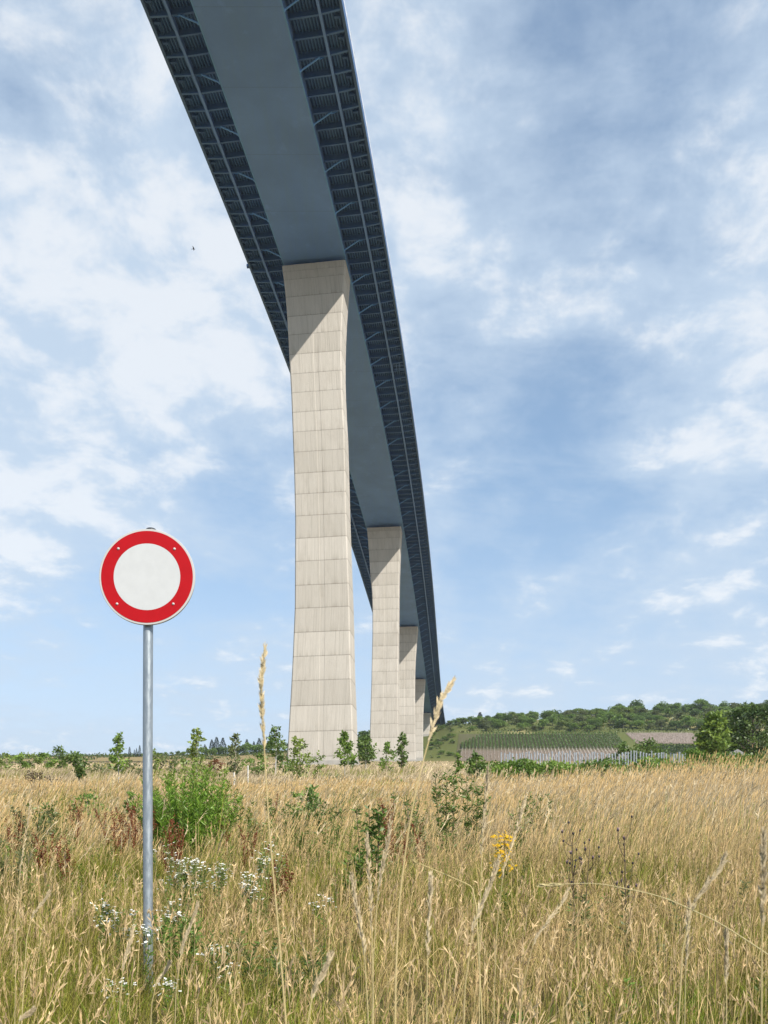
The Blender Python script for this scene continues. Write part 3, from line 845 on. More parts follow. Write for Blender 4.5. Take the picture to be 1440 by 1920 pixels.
# bushes in the meadow
def bush(label, px, top, Y, wpx, n_leaf, cols, name='bush', group=None, leafpx=6):
    return px_tree(label, px, top, Y, wpx, .02, 'round', max(8, int(wpx / 4)), n_leaf, leafpx, cols, name=name, cat='bush', group=group, open_=.30, trunk_r=.03)
BU = 'low bushes in the dry meadow'
bush('grey green bush below the conical sapling left of the pole', 235, 1428, 58, 70, 420, OG, group=BU)
bush('low dark bramble between the broad crowned sapling and the conical one', 185, 1434, 64, 60, 320, OG, group=BU)
bush('mid green bush right of the olive columnar tree', 478, 1412, 62, 54, 520, BG, group=BU)
bush('bright bush under the slender tree with the leaning tuft', 352, 1424, 48, 50, 420, YG, group=BU)
bush('dark low bush behind the white stemmed tree at the nearest pier', 530, 1416, 90, 44, 420, DG, group=BU)
bush('low green patch of scrub in front of the nearest pier centre', 622, 1452, 44, 60, 260, OG, group=BU)
bush('long low green bush under the second pier', 735, 1458, 36, 66, 320, BG, group=BU)
bush('small dark shrub at the right foot of the nearest pier', 663, 1422, 120, 14, 120, DG, group=BU)
bush('low bush left of the slender tree near the horizon', 318, 1416, 74, 50, 320, OG, group=BU)
bush('green weedy bush in front of the broad crowned sapling', 165, 1482, 17, 75, 420, BG, group=BU, leafpx=8)
bush('weedy bush close left of the sign pole', 240, 1476, 16, 36, 260, BG, group=BU, leafpx=8)
bush('leafy weed bush in the middle of the field below the nearest pier', 578, 1470, 17, 66, 480, BG, group=BU, leafpx=9)
# hedge of bushes on the left skyline
HE = 'bushes along the left skyline'
for i, (px, top, w, n_) in enumerate([(12, 1415, 44, 'end bush of the skyline hedge at the left picture edge'), (38, 1410, 36, 'second bush of the skyline hedge from the left edge'), (62, 1414, 34, 'low bush in the middle of the left skyline hedge'), (88, 1411, 34, 'bright bush left of the taller tree in the skyline hedge'), (136, 1416, 40, 'bush at the right end of the skyline hedge')]):
    bush(n_, px, top, 118 + 4 * (i % 3), w, 420, BG if i % 2 else YG, group=HE, leafpx=5)
px_tree('taller dark feathery tree rising out of the left skyline hedge', 112, 1400, 122, 34, .1, 'oval', 20, 420, 5.5, DG, name='tree', cat='tree', group=None, trunk_r=.06)

# ------------------------------------------------------------------ far wood: individual trees
def tree_variant(kind, seed):
    g = Geo()
    if kind == 'fir':
        H = 10.0
        g.tube([[0, 0, 0], [0, 0, H * .95]], [.16, .02], (.06, .05, .04), 5)
        for i in range(46):
            t = (i + .5) / 46; z = H * (.08 + .92 * t); w = 2.4 * (1 - t) ** .85 + .12
            m = 20
            a = rng.uniform(0, 6.28, m); rr = w * np.sqrt(rng.random(m))
            P = np.stack([rr * np.cos(a) * .6, rr * np.sin(a) * .6, z + rng.normal(size=m) * .12], 1)
            D = np.stack([np.cos(a), np.sin(a), np.full(m, -.35)], 1)
            g.leaves(P, D, rng.uniform(.4, .9, m) * (.35 + .65 * (1 - t)), .26, np.array([.022, .042, .018]) * rng.uniform(.7, 1.5, (m, 1)))
    else:
        H = 8.0
        g.tube([[0, 0, 0], [.1, 0, H * .6]], [.2, .08], (.09, .075, .055), 5)
        c = tuple(tuple(v * .95 for v in q) for q in {'dark': DG, 'mid': BG, 'light': YG, 'olive': OG}[kind])
        n = 16
        for i in range(n):
            a = rng.uniform(0, 6.28); el = rng.uniform(-.5, 1.5); rr = rng.uniform(.3, 1.0)
            c0 = np.array([math.cos(a) * math.cos(el) * 3.1 * rr, math.sin(a) * math.cos(el) * 3.1 * rr, H * .54 + math.sin(el) * 3.0 * rr])
            rad = rng.uniform(.75, 1.5); m = 60
            d = rng.normal(size=(m, 3)); d /= np.linalg.norm(d, axis=1)[:, None]
            P = c0 + d * rad * rng.uniform(.55, 1.0, (m, 1)) * [1, 1, .8]
            tone = rng.random()
            col = (np.array(c[0]) * (1 - tone) + np.array(c[1]) * tone)[None] * rng.uniform(.7, 1.3, (m, 1))
            g.leaves(P, d + rng.normal(size=(m, 3)) * .6, rng.uniform(.4, .9, m), rng.uniform(.35, .6, m), col)
    return g.mesh('far_tree', M_leaf)
VAR = {k: [tree_variant(k, i) for i in range(3 if k != 'fir' else 2)] for k in ('dark', 'mid', 'light', 'olive', 'fir')}
def far_tree(kind, x, Y, H, label, group, wide=1.0, cat='tree', name='forest_tree', sink=.3):
    me = random.choice(VAR[kind])
    o = bpy.data.objects.new(name, me); C.objects.link(o)
    s = H / (10.0 if kind == 'fir' else 8.0)
    o.scale = (s * wide * random.uniform(.9, 1.15), s * wide * random.uniform(.9, 1.15), s)
    o.rotation_euler = (0, 0, random.uniform(0, 6.28))
    o.location = (x, Y, gz(x, Y) - sink)
    tag(o, label, cat, group)
    return o
def X_at(px, Y): return (px - 720) / F * Y
# lone fir on the skyline and the named trees round it
far_tree('fir', X_at(900, 605), 605, 12.5, 'lone dark fir standing above the skyline at the left end of the wooded hill', None, 2.0, 'fir tree', 'fir_tree')
for px, H in ((928, 8.5), (950, 9.5), (972, 9), (990, 8.5)):
    far_tree('dark', X_at(px, 606), 606, H, 'big dark domed tree on the skyline just right of the lone fir', 'skyline trees right of the lone fir', 1.25)
far_tree('light', X_at(968, 596), 596, 8, 'yellowish tree among the dark domed trees right of the lone fir', None, 1.0)
# skyline trees
for i, px in enumerate(range(842, 1460, 11)):
    Yk = 628 + 16 * math.sin(i * 1.7)
    p = px + random.uniform(-5, 5)
    H = random.choice([6, 7, 8, 8.5, 9.5, 10.5]) * float(np.interp(p, [835, 880, 930, 990], [.3, .5, .85, 1]))
    k = random.choice(['dark', 'dark', 'dark', 'mid'])
    far_tree(k, X_at(p, Yk), Yk, H, 'dark round topped tree along the skyline of the wooded hill' if k == 'dark' else 'mid green tree along the skyline of the wooded hill', 'trees along the hill skyline', 1.1)
# slope trees above the vineyard
def in_patch(x, y):
    px = 720 + F * x / y
    if 468 < y < 537 and 44 < x < 145: return True
    if 470 < y < 541 and 146 < x < 198: return True
    if px < 835: return True
    return False
cnt = 0
while cnt < 265:
    Yk = random.uniform(536, 628); p = random.uniform(836, 1450)
    x = X_at(p, Yk)
    if in_patch(x, Yk) or in_patch(x - 4, Yk - 4): continue
    k = random.choice(['dark', 'mid', 'mid', 'olive', 'light', 'mid'])
    H = random.uniform(4.0, 8.0) if p > 1100 else random.uniform(4.5, 7.5) * float(np.interp(p, [836, 930], [.55, 1]))
    lab = {'dark': 'dark green rounded tree on the scrubby slope of the hill', 'mid': 'mid green rounded tree on the scrubby slope of the hill', 'olive': 'olive green bushy tree on the scrubby slope of the hill', 'light': 'yellowish green bushy tree on the scrubby slope of the hill'}[k]
    far_tree(k, x, Yk, H, lab, 'trees on the slope of the wooded hill', 1.5)
    cnt += 1
# below the abutment, left of the vineyard
for i in range(64):
    Yk = random.uniform(472, 604); p = random.uniform(806, 872)
    x = X_at(p, Yk)
    if 468 < Yk < 537 and x > 43: continue
    far_tree(random.choice(['mid', 'dark', 'olive']), x, Yk, random.uniform(1.2, 3.4), 'low rounded shrub on the bank between the abutment and the vineyard', 'shrubs on the bank below the abutment', 1.6, 'shrub', 'shrub')
# ground covering scrub on the hill
g = Geo()
n = 42000
X = rng.uniform(-330, 300, n); Y = rng.uniform(480, 660, n)
px = 720 + F * X / Y
keep = ~(((Y > 466) & (Y < 536) & (X > 43) & (X < 147)) | ((Y > 503) & (Y < 539) & (X > 147) & (X < 196))) & ((X > 52) | (Y > 560) | (wob(X, Y, 18, 3) > .15))
keep &= (wob(X, Y, 16, 1) > -.35)
X = X[keep]; Y = Y[keep]; n = len(X)
P = np.stack([X, Y, ground_z(X, Y) + rng.random(n) ** 2 * (1.2 + 1.2 * np.clip(wob(X, Y, 7, 4), 0, 1))], 1)
tone = np.clip(.5 + .5 * wob(X, Y, 9, 2), 0, 1)[:, None]
col = (np.array([.045, .075, .02]) * (1 - tone) + np.array([.13, .165, .04]) * tone) * rng.uniform(.7, 1.4, (n, 1))
g.leaves(P, jitter_dirs(n, 1.0), rng.uniform(.8, 1.7, n), rng.uniform(.7, 1.3, n), col)
o = link('hillside_scrub', g.mesh('hillside_scrub', M_leaf))
tag(o, 'continuous low green scrub covering the hillside between the trees', 'scrub', kind='stuff')
# left distant ridge
for px, H in ((384, 8), (397, 11.5), (406, 13), (418, 12.5), (463, 11), (476, 9), (486, 11), (494, 8)):
    far_tree('fir', X_at(px, 600), 600, H, 'dark fir in the small group on the far ridge left of the nearest pier', 'firs on the far left ridge', 1.7, 'fir tree', 'fir_tree')
for px in list(range(300, 545, 11)):
    Yk = 575 + random.uniform(-15, 15)
    H = np.interp(px, [300, 350, 400, 540], [3, 5, 7, 8.5]) * random.uniform(.8, 1.15)
    far_tree(random.choice(['dark', 'dark', 'mid']), X_at(px, Yk), Yk, H, 'dark rounded tree in the wood on the far ridge left of the nearest pier', 'trees on the far left ridge', 1.2)
for px, H in ((672, 9), (680, 11.5), (688, 12.5), (694, 12), (664, 8)):
    far_tree('dark', X_at(px, 560), 560, H, 'dark tree of the far wood seen in the gap between the two nearest piers', 'far trees in the gap between the piers', 1.1)
# far row of tiny firs by the pole
for px, H in ((243, 7), (256, 6), (262, 8), (252, 5)):
    far_tree('fir', X_at(px, 560), 560, H, 'tiny dark fir on the skyline left of the sign pole', 'tiny firs left of the pole', 1.1, 'fir tree', 'fir_tree')
# big trees on the right
BR = None
px_tree('bright green leafy tree at the right, in front of the darker trees', 1338, 1337, 108, 84, .16, 'oval', 70, 2600, 8, ((.09, .15, .03), (.25, .34, .065)), name='tree', cat='tree', group=None, open_=.22, trunk_r=.16, barkcol=(.12, .10, .08))
px_tree('large dark green tree at the right picture edge', 1412, 1322, 128, 104, .12, 'round', 70, 2600, 7, ((.05, .09, .022), (.12, .18, .042)), name='tree', cat='tree', group=None, open_=.22, trunk_r=.2, barkcol=(.12, .10, .08), twist=3)
px_tree('dark tree squeezed between the bright tree and the large tree at the right edge', 1376, 1334, 132, 78, .12, 'round', 50, 1700, 7, ((.05, .09, .022), (.12, .18, .042)), name='tree', cat='tree', group=None, open_=.24, trunk_r=.18, barkcol=(.12, .10, .08), twist=5)
px_tree('dark bush below the pink vineyard, left of the bright tree', 1215, 1388, 118, 74, .02, 'round', 44, 1300, 6, DG, name='bush', cat='bush', group=None, open_=.24, trunk_r=.08)
px_tree('small dark bush at the right end of the green hillside rows', 1168, 1394, 122, 40, .02, 'round', 26, 640, 6, DG, name='bush', cat='bush', group=None, open_=.26, trunk_r=.08)
# grey shed between the trees
sh = empty('shed', tuple(np.array(at(1376, 122)) - [0, 0, .7])); tag(sh, 'small grey shed with a pitched roof half hidden among the trees at the right', 'shed')
gz_ = 0
g = Geo(); g.box((-1.3, -1.2, -.4), (1.3, 1.2, 2.1)); link('wall', g.mesh('wall', pbr('shed_wall', (.22, .215, .21), .85, var=.2)), None, sh)
v = [(-1.5, -1.4, 2.103), (1.5, -1.4, 2.103), (1.5, 1.4, 2.103), (-1.5, 1.4, 2.103), (-.0, -1.4, 3.0), (-.0, 1.4, 3.0)]
link('roof', pymesh('roof', v, [(0, 1, 4), (1, 2, 5, 4), (2, 3, 5), (3, 0, 4, 5), (0, 3, 2, 1)], pbr('shed_roof', (.24, .235, .23), .8, var=.2)), None, sh)
g = Geo(); g.box((-.45, -1.23, 0), (.45, -1.203, 1.8)); link('door', g.mesh('door', pbr('shed_door', (.14, .13, .12), .8)), None, sh)

# ------------------------------------------------------------------ vineyards
def drape(name, label, x0, x1, y0, y1, shear, lift, colr, nx=40, ny=16):
    xs = np.linspace(x0, x1, nx); ys = np.linspace(y0, y1, ny)
    XX, YY = np.meshgrid(xs, ys); XX = XX + shear * (YY - 500)
    w_ = (sstep(490, 493, YY) * (y0 < 480))[..., None]
    g = Geo(); g.grid(np.stack([XX, YY, ground_z(XX, YY) + lift], -1), np.array(colr) * (1 - w_) + np.array([.085, .095, .045]) * w_)
    o = link(name, g.mesh(name, M_soil, True)); tag(o, label, 'soil', kind='structure')
m, nt, out = new_mat('vineyard_soil')
a = N(nt, 'ShaderNodeAttribute', attribute_name='Col'); gg = N(nt, 'ShaderNodeNewGeometry')
f = ramp(nt, noise(nt, gg.outputs['Position'], .8, 6, .7), .3, .7)
c = mixc(nt, math_n(nt, 'MULTIPLY', f, .45), a.outputs[0], (.17, .12, .09))
b = N(nt, 'ShaderNodeBsdfDiffuse'); nt.links.new(c, b.inputs[0]); nt.links.new(b.outputs[0], out.inputs[0])
M_soil = m
SLATE = (.19, .155, .12)
drape('vineyard_soil', 'bare brownish pink soil of the hillside vineyard', 43, 142, 464, 534, .1125, .22, SLATE)
drape('vineyard_soil', 'bare pinkish soil of the upper vineyard on the hill', 150, 192, 507, 537, .05, .22, (.225, .18, .15))
def row_path(x0, y0, y1, shear, n):
    ys = np.linspace(y0, y1, n); xs = x0 + shear * (ys - 500)
    return np.stack([xs, ys, ground_z(xs, ys)], 1)
def ordinal(k):
    return f"{k}{'th' if 10 <= k % 100 <= 20 else {1: 'st', 2: 'nd', 3: 'rd'}.get(k % 10, 'th')}"
for k in range(47):
    x0 = 46.0 + 2.05 * k
    P = row_path(x0, 493, 493 + min(40, 12 + 4.5 * k), .1125, 42)
    root = empty('vine_row', tuple(P[0]))
    tag(root, f'{ordinal(k + 1)} leafy vine row from the left in the green hillside vineyard', 'vine row', 'leafy vine rows on the hillside')
    g = Geo()
    m = 520
    t = rng.random(m) * 40.9; i = t.astype(int); fr_ = (t - i)[:, None]
    Q = P[i] * (1 - fr_) + P[i + 1] * fr_
    hh = rng.uniform(.6, 1.9, m)
    Q = Q + np.stack([rng.normal(size=m) * .17, np.zeros(m), hh], 1) - P[0]
    col = np.array([.115, .18, .042]) * rng.uniform(.6, 1.4, (m, 1))
    g.leaves(Q, jitter_dirs(m, .6), rng.uniform(.4, .75, m), rng.uniform(.35, .55, m), col)
    link('leaves', g.mesh('leaves', M_leaf), None, root)
    g = Geo()
    for q in P[::7]:
        q = q - P[0]; g.box(q + [-.05, -.05, 0], q + [.05, .05, 2.0], (.40, .38, .35))
    link('post', g.mesh('post', M_stem), None, root)
def young_row(x0, y0, y1, shear, label, group, step=1.35):
    n = int((y1 - y0) / step)
    P = row_path(x0, y0, y1, shear, n)
    g = Geo()
    for q in P:
        q2 = q - P[0]; hh = random.uniform(1.2, 1.7)
        g.box(q2 + [-.055, -.055, 0], q2 + [.055, .055, hh], np.array([.50, .43, .39]) * random.uniform(.6, 1.25))
    m = n * 2
    i = rng.integers(0, n, m)
    root = empty('young_vine_row', tuple(P[0])); tag(root, label, 'vine row', group)
    link('stake', g.mesh('stake', M_stem), None, root)
    g2 = Geo(); g2.leaves(P[i] - P[0] + rng.normal(size=(m, 3)) * .15 + [0, 0, .5], jitter_dirs(m), .4, .3, np.array([.09, .10, .035]) * rng.uniform(.7, 1.3, (m, 1)))
    link('leaves', g2.mesh('leaves', M_leaf), None, root)
for k in range(47):
    young_row(46.0 + 2.05 * k, 466, 491, .1125, f'{ordinal(k + 1)} row of stakes from the left in the bare strip below the green hillside rows', 'staked rows of young vines below the green rows')
for k in range(26):
    young_row(151.0 + 1.55 * k, 508, 536, .05, f'{ordinal(k + 1)} row of stakes from the left in the pinkish upper vineyard', 'staked rows of the upper pinkish vineyard', 1.8)
for k in range(17):
    x0 = 156 + 1.9 * k
    P = row_path(x0, 480, 501, .1, 20)
    g = Geo(); m = 260; i = rng.integers(0, 19, m)
    col = np.array([.06, .095, .025]) * rng.uniform(.6, 1.4, (m, 1))
    g.leaves(P[i] - P[0] + np.stack([rng.normal(size=m) * .15, rng.random(m), rng.uniform(.4, 1.7, m)], 1), jitter_dirs(m), .7, .5, col)
    root = empty('vine_row', tuple(P[0])); tag(root, f'{ordinal(k + 1)} short vine row from the left in the small patch below the pinkish vineyard', 'vine row', 'short vine rows right of the dark bush')
    link('leaves', g.mesh('leaves', M_leaf), None, root)
# grey posts of the new vineyard in the middle distance
k = 0
post_px = [(872, 0), (884, 1), (899, 0)]
pp = []
for i in range(62):
    pp.append((940 + i * 5.65 + random.uniform(-1.5, 1.5), random.choice([84, 90, 97, 105, 112])))
pp.sort()
for i, (px, Yp) in enumerate(pp):
    x, y, z = at(px, Yp)
    H = (HZ - (1406 + np.interp(px, [940, 1060, 1290], [6, 4, 4]) + random.uniform(-3, 4))) / F * Yp - z
    g = Geo()
    root = empty('vineyard_post', (x, y, z)); tag(root, f'{ordinal(i + 1)} grey metal post from the left in the new vineyard behind the green vines', 'post', 'grey posts of the new vineyard')
    g.tube([[0, 0, -.3], [random.uniform(-.05, .05), 0, H]], .075, (.45, .49, .50), 6); g.box((-.10, -.02, H - .12), (.10, .02, H - .05), (.45, .49, .5))
    link('shaft', g.mesh('shaft', M_post), None, root)
    if px > 1080:
        g = Geo(); g.tube([[0, 0, .0], [0, 0, .5]], .13, (.05, .16, .13), 6); link('guard_tube', g.mesh('guard_tube', M_stem), None, root)
# leafy vines close by, behind the right part of the meadow
VG = ((.085, .155, .028), (.25, .36, .065))
def leafy_row(label, pts_px, nleaf, hgt, leaf):
    pts = np.array([at(px, Y) for px, Y in pts_px]); root = empty('vine_row', tuple(pts[0])); tag(root, label, 'vine row', 'leafy vines behind the meadow')
    seg = rng.random(nleaf) * (len(pts) - 1.001); i = seg.astype(int); f_ = (seg - i)[:, None]
    Q = pts[i] * (1 - f_) + pts[i + 1] * f_
    bump = .78 + .3 * wob(Q[:, 0], Q[:, 1], 1.1, 2) + .15 * wob(Q[:, 0], Q[:, 1], .45, 5)
    z = rng.random(nleaf) ** .7 * hgt * bump
    Q = Q + np.stack([rng.normal(size=nleaf) * .25, rng.normal(size=nleaf) * .3, z], 1) - pts[0]
    tone = np.clip(.5 + .5 * wob(Q[:, 0] * 1.0, Q[:, 2] * 2, .7, 3), 0, 1)[:, None]
    col = (np.array(VG[0]) * (1 - tone) + np.array(VG[1]) * tone) * rng.uniform(.65, 1.35, (nleaf, 1))
    g = Geo(); g.leaves(Q, jitter_dirs(nleaf), leaf * rng.uniform(.6, 1.3, nleaf), leaf * .85, col)
    link('leaves', g.mesh('leaves', M_leaf), None, root)
    g = Geo()
    for a, b in zip(pts[:-1], pts[1:]):
        L = np.linalg.norm(b - a); 
        for t in np.arange(0, 1, 1.4 / L):
            q = a * (1 - t) + b * t; q[2] = gz(q[0], q[1]); q = q - pts[0]
            g.tube([q, q + [.04, 0, .5], q + [0, 0, 1.1]], [.035, .03, .02], (.10, .075, .05), 5)
    link('trunk', g.mesh('trunk', M_stem), None, root)
leafy_row('front row of bright leafy vines behind the golden grass at the right', [(925, 43), (1080, 44), (1240, 45), (1460, 44)], 7500, 1.35, .15)
leafy_row('middle row of leafy vines, half hidden behind the front row', [(888, 50), (1080, 52), (1240, 52), (1470, 51)], 7500, 1.5, .16)
leafy_row('back row of leafy vines directly in front of the grey posts', [(882, 58), (1000, 60), (1120, 61), (1200, 62)], 4500, 1.35, .17)
leafy_row('tall leafy vine row at the far right below the trees', [(1290, 62), (1360, 63), (1470, 62)], 5500, 2.1, .18)
px_tree('dark leafy vine bush at the left end of the vines', 894, 1411, 49, 40, .02, 'round', 22, 700, 7, DG, name='bush', cat='bush', group=None, open_=.26, trunk_r=.03)
px_tree('slim upright bright vine standing alone left of the vine rows', 860, 1411, 42, 15, .05, 'column', 22, 420, 6, BG, name='vine', cat='vine', group=None, open_=.5, trunk_r=.02)
# white stakes in the meadow
for px, Y, H, lab in ((465, 40, 1.15, 'thin white planting stake right of the olive columnar tree'), (439, 36, .9, 'short white stake below the olive columnar tree')):
    x, y, z = at(px, Y); g = Geo(); g.tube([[0, 0, -.2], [0, 0, H], [0, 0, H + .02]], [.028, .028, .01], (.62, .60, .56), 8)
    o = link('planting_stake', g.mesh('planting_stake', M_stem), None, None, (x, y, z)); tag(o, lab, 'stake')

# ------------------------------------------------------------------ wild plants close by
def curve(p0, p1, bend, n=6):
    t = np.linspace(0, 1, n)[:, None]
    p0 = np.array(p0, float); p1 = np.array(p1, float)
    return p0 + (p1 - p0) * t + np.array(bend, float) * (t * (1 - t) * 4)
def plant_root(name, label, cat, px, Y, group=None):
    r = empty(name, at(px, Y)); tag(r, label, cat, group); return r
def stem_leaves(sg, lg, path, r0, n, L, W, cols, scol, lo=.15, out=.9, up=.5):
    sg.tube(path, np.linspace(r0, r0 * .4, len(path)), scol, 5)
    t = lo + (1 - lo) * rng.random(n); i = np.clip((t * (len(path) - 1)).astype(int), 0, len(path) - 2)
    f_ = (t * (len(path) - 1) - i)[:, None]
    P = path[i] * (1 - f_) + path[i + 1] * f_
    a = rng.uniform(0, 6.28, n)
    D = np.stack([np.cos(a) * out, np.sin(a) * out, up + rng.normal(size=n) * .25], 1)
    tone = rng.random((n, 1))
    col = (np.array(cols[0]) * (1 - tone) + np.array(cols[1]) * tone) * rng.uniform(.8, 1.2, (n, 1))
    lg.leaves(P, D, L * rng.uniform(.6, 1.2, n) * (1.15 - .5 * t), W, col)
# goldenrod clump
GOLD = ((.14, .265, .03), (.29, .45, .06))
r = plant_root('goldenrod_clump', 'big bright green goldenrod clump with yellowish tips right beside the sign pole', 'plant', 352, 11.4)
sg = Geo(); lg = Geo(); fg = Geo()
GR = ((.095, .19, .024), (.20, .33, .05))
for i in range(125):
    a = rng.uniform(0, 6.28); rr = math.sqrt(rng.random())
    b = np.array([rr * .38 * math.cos(a), rr * .3 * math.sin(a), -.05])
    H = rng.uniform(.92, 1.47) * (1.0 - .22 * rr ** 2)
    tip = np.array([rr * .70 * math.cos(a) + rng.normal() * .05, rr * .55 * math.sin(a), H])
    p = curve(b, tip, (0, 0, .06), 7)
    stem_leaves(sg, lg, p, .005, 78, .115, .0135, GOLD, (.10, .12, .035), .28, .8, .75)
    if H > 1.1:
        m = 10; fg.leaves(p[-1] + rng.normal(size=(m, 3)) * [.025, .025, .035], jitter_dirs(m, 1), .035, .022, np.array([.26, .29, .06]) * rng.uniform(.7, 1.3, (m, 1)))
link('stem', sg.mesh('stem', M_stem), None, r); link('leaves', lg.mesh('leaves', M_leaf), None, r); link('flower_buds', fg.mesh('flower_buds', M_leaf), None, r)
# docks
DOCK = 'rust red dock plants in the meadow'
def dock(label, px, Y, H, n=3, spread=.12):
    r = plant_root('dock_plant', label, 'plant', px, Y, DOCK)
    sg = Geo(); lg = Geo()
    for i in range(n):
        tip = np.array([rng.normal() * spread + .04, rng.normal() * spread, H * rng.uniform(.75, 1.05)])
        p = curve((rng.normal() * .03, rng.normal() * .03, -.05), tip, (.02, 0, .02), 8)
        sg.tube(p, np.linspace(.006, .002, 8), (.20, .075, .035), 5)
        brs = [p[3:]]
        for b in range(5):
            j = 3 + b % 4; a = rng.uniform(0, 6.28)
            brs.append(curve(p[j], p[j] + np.array([math.cos(a) * .07, math.sin(a) * .07, .17 + .1 * rng.random()]), (0, 0, 0), 5))
        for br in brs:
            sg.tube(br, .002, (.20, .075, .035), 4)
            m = 85 if br is brs[0] else 45
            t = rng.random(m) * (len(br) - 1.001); ii = t.astype(int); f_ = (t - ii)[:, None]
            P = br[ii] * (1 - f_) + br[ii + 1] * f_ + rng.normal(size=(m, 3)) * .011
            lg.leaves(P, jitter_dirs(m), rng.uniform(.012, .026, m), .014, np.array([.215, .055, .024]) * rng.uniform(.55, 1.5, (m, 1)))
    link('stem', sg.mesh('stem', M_stem), None, r); link('seed_heads', lg.mesh('seed_heads', M_leaf), None, r)
for lab, px, Y, H, n in (
    ('rusty dock with branching seed heads just right of the sign pole', 305, 8.8, .72, 4),
    ('dense rusty dock just left of the sign pole', 250, 10.6, .85, 5),
    ('rusty dock left of the sign pole, second from the pole', 218, 11.5, .88, 4),
    ('rust red dock standing alone below the broad crowned sapling', 146, 12.5, .82, 3),
    ('small brownish dock near the left picture edge', 64, 9.2, .6, 3),
    ('rusty dock low in the left grass', 128, 8.8, .5, 2),
    ('rusty dock sprig behind the right edge of the goldenrod clump', 420, 11.5, .8, 2),
    ('rusty dock sprig right of the goldenrod clump', 455, 9.6, .62, 2),
    ('arching red dock among the white flowers', 492, 7.2, .62, 3),
    ('dark red dock behind the green mugwort', 722, 10.8, .92, 4),
    ('thin dark red dock spike right of the mugwort', 799, 9.6, .78, 1),
    ('second red dock beside the mugwort stems', 745, 9.4, .75, 2),
    ('faint dock between the goldenrod and the weed bush', 512, 14.5, .8, 2),
    ('brown dock at the left edge of the field', 18, 11.5, .62, 3),
    ('short dock left of the sign pole foot', 205, 10.0, .7, 2)):
    dock(lab, px, Y, H, n)
g0 = px_tree
bush('patch of red brown weeds on the crest behind the goldenrod clump', 405, 1424, 72, 40, 260, ((.16, .06, .03), (.22, .10, .05)), name='weed_patch', group=None)
# white daisy-like fleabane
def fleabane(label, px, Y, H, n, spread):
    r = plant_root('fleabane', label, 'wild flower', px, Y, 'white fleabane flowers near the sign pole')
    sg = Geo(); lg = Geo(); pg = Geo(); yg = Geo()
    for i in range(n):
        top = np.array([rng.normal() * spread, rng.normal() * spread * .7, H * 1.12 * rng.uniform(.75, 1.08)])
        p = curve((top[0] * .3, top[1] * .3, -.03), top, (0, 0, .01), 6)
        stem_leaves(sg, lg, p, .0028, 16, .055, .012, GR, (.11, .15, .04), .1, .8, .5)
        for k in range(rng.integers(7, 14)):
            c0 = top + np.array([rng.normal() * .034, rng.normal() * .03, rng.uniform(-.03, .012) - (rng.random() < .2) * .05])
            sg.tube([p[-2], (p[-2] + c0) / 2 + [0, 0, -.005], c0], .0012, (.13, .17, .05), 4)
            m = 11; a = np.linspace(0, 6.28, m, endpoint=False) + rng.random()
            nrm = np.array([rng.normal() * .25, -.25 + rng.normal() * .2, 1.0])
            D = np.stack([np.cos(a), np.sin(a), -(nrm[0] * np.cos(a) + nrm[1] * np.sin(a))], 1)
            u = np.cross(nrm, D); u /= np.linalg.norm(u, axis=1)[:, None]
            L = .009 * rng.uniform(.7, 1.2)
            q = np.stack([c0 + D * .001 + u * .0012, c0 + D * L + u * .0031, c0 + D * L - u * .0031, c0 + D * .001 - u * .0012], 1)
            pg.quads(q, (.88, .87, .82))
            yg.leaves(c0 + rng.normal(size=(5, 3)) * .0012 + [0, 0, .001], jitter_dirs(5, 1), .003, .003, (.55, .42, .05))
    for nm, gg_, mt in (('stem', sg, M_stem), ('leaves', lg, M_leaf), ('petals', pg, M_flower), ('flower_centre', yg, M_flower)):
        link(nm, gg_.mesh(nm, mt), None, r)
for lab, px, Y, H, n, sp in (
    ('densest tall fleabane with many white flowers, right of the sign pole', 338, 6.6, .60, 16, .075),
    ('white fleabane behind the dense one, reaching highest beside the pole', 318, 7.4, .66, 5, .05),
    ('white fleabane with spread flower heads below the goldenrod clump', 372, 6.8, .60, 6, .05),
    ('compact white fleabane between the dense one and the red dock', 408, 6.7, .55, 7, .035),
    ('white fleabane in front of the arching red dock', 470, 6.6, .52, 11, .06),
    ('tall white fleabane with few heads beside the arching red dock', 494, 6.8, .68, 6, .05),
    ('single fleabane stem right of the arching red dock', 526, 6.9, .66, 2, .02),
    ('small white fleabane left of the sign pole', 192, 5.9, .42, 6, .04),
    ('white fleabane close to the left side of the sign pole', 232, 5.7, .38, 6, .045),
    ('low fleabane flowers in front of the sign pole', 282, 5.2, .42, 3, .03),
    ('white fleabane low right of the pole with level heads', 325, 5.9, .44, 8, .055),
    ('low fleabane right of the pole foot', 318, 4.7, .25, 3, .03),
    ('low pair of fleabane heads in the middle of the front grass', 402, 5.3, .32, 3, .03),
    ('lone low fleabane near the front centre', 425, 5.0, .25, 2, .02),
    ('tiny fleabane beside the mugwort stems', 612, 6.2, .42, 3, .05),
    ('low fleabane left of the pole foot', 212, 4.7, .22, 3, .04)):
    fleabane(lab, px, Y, H, n, sp)
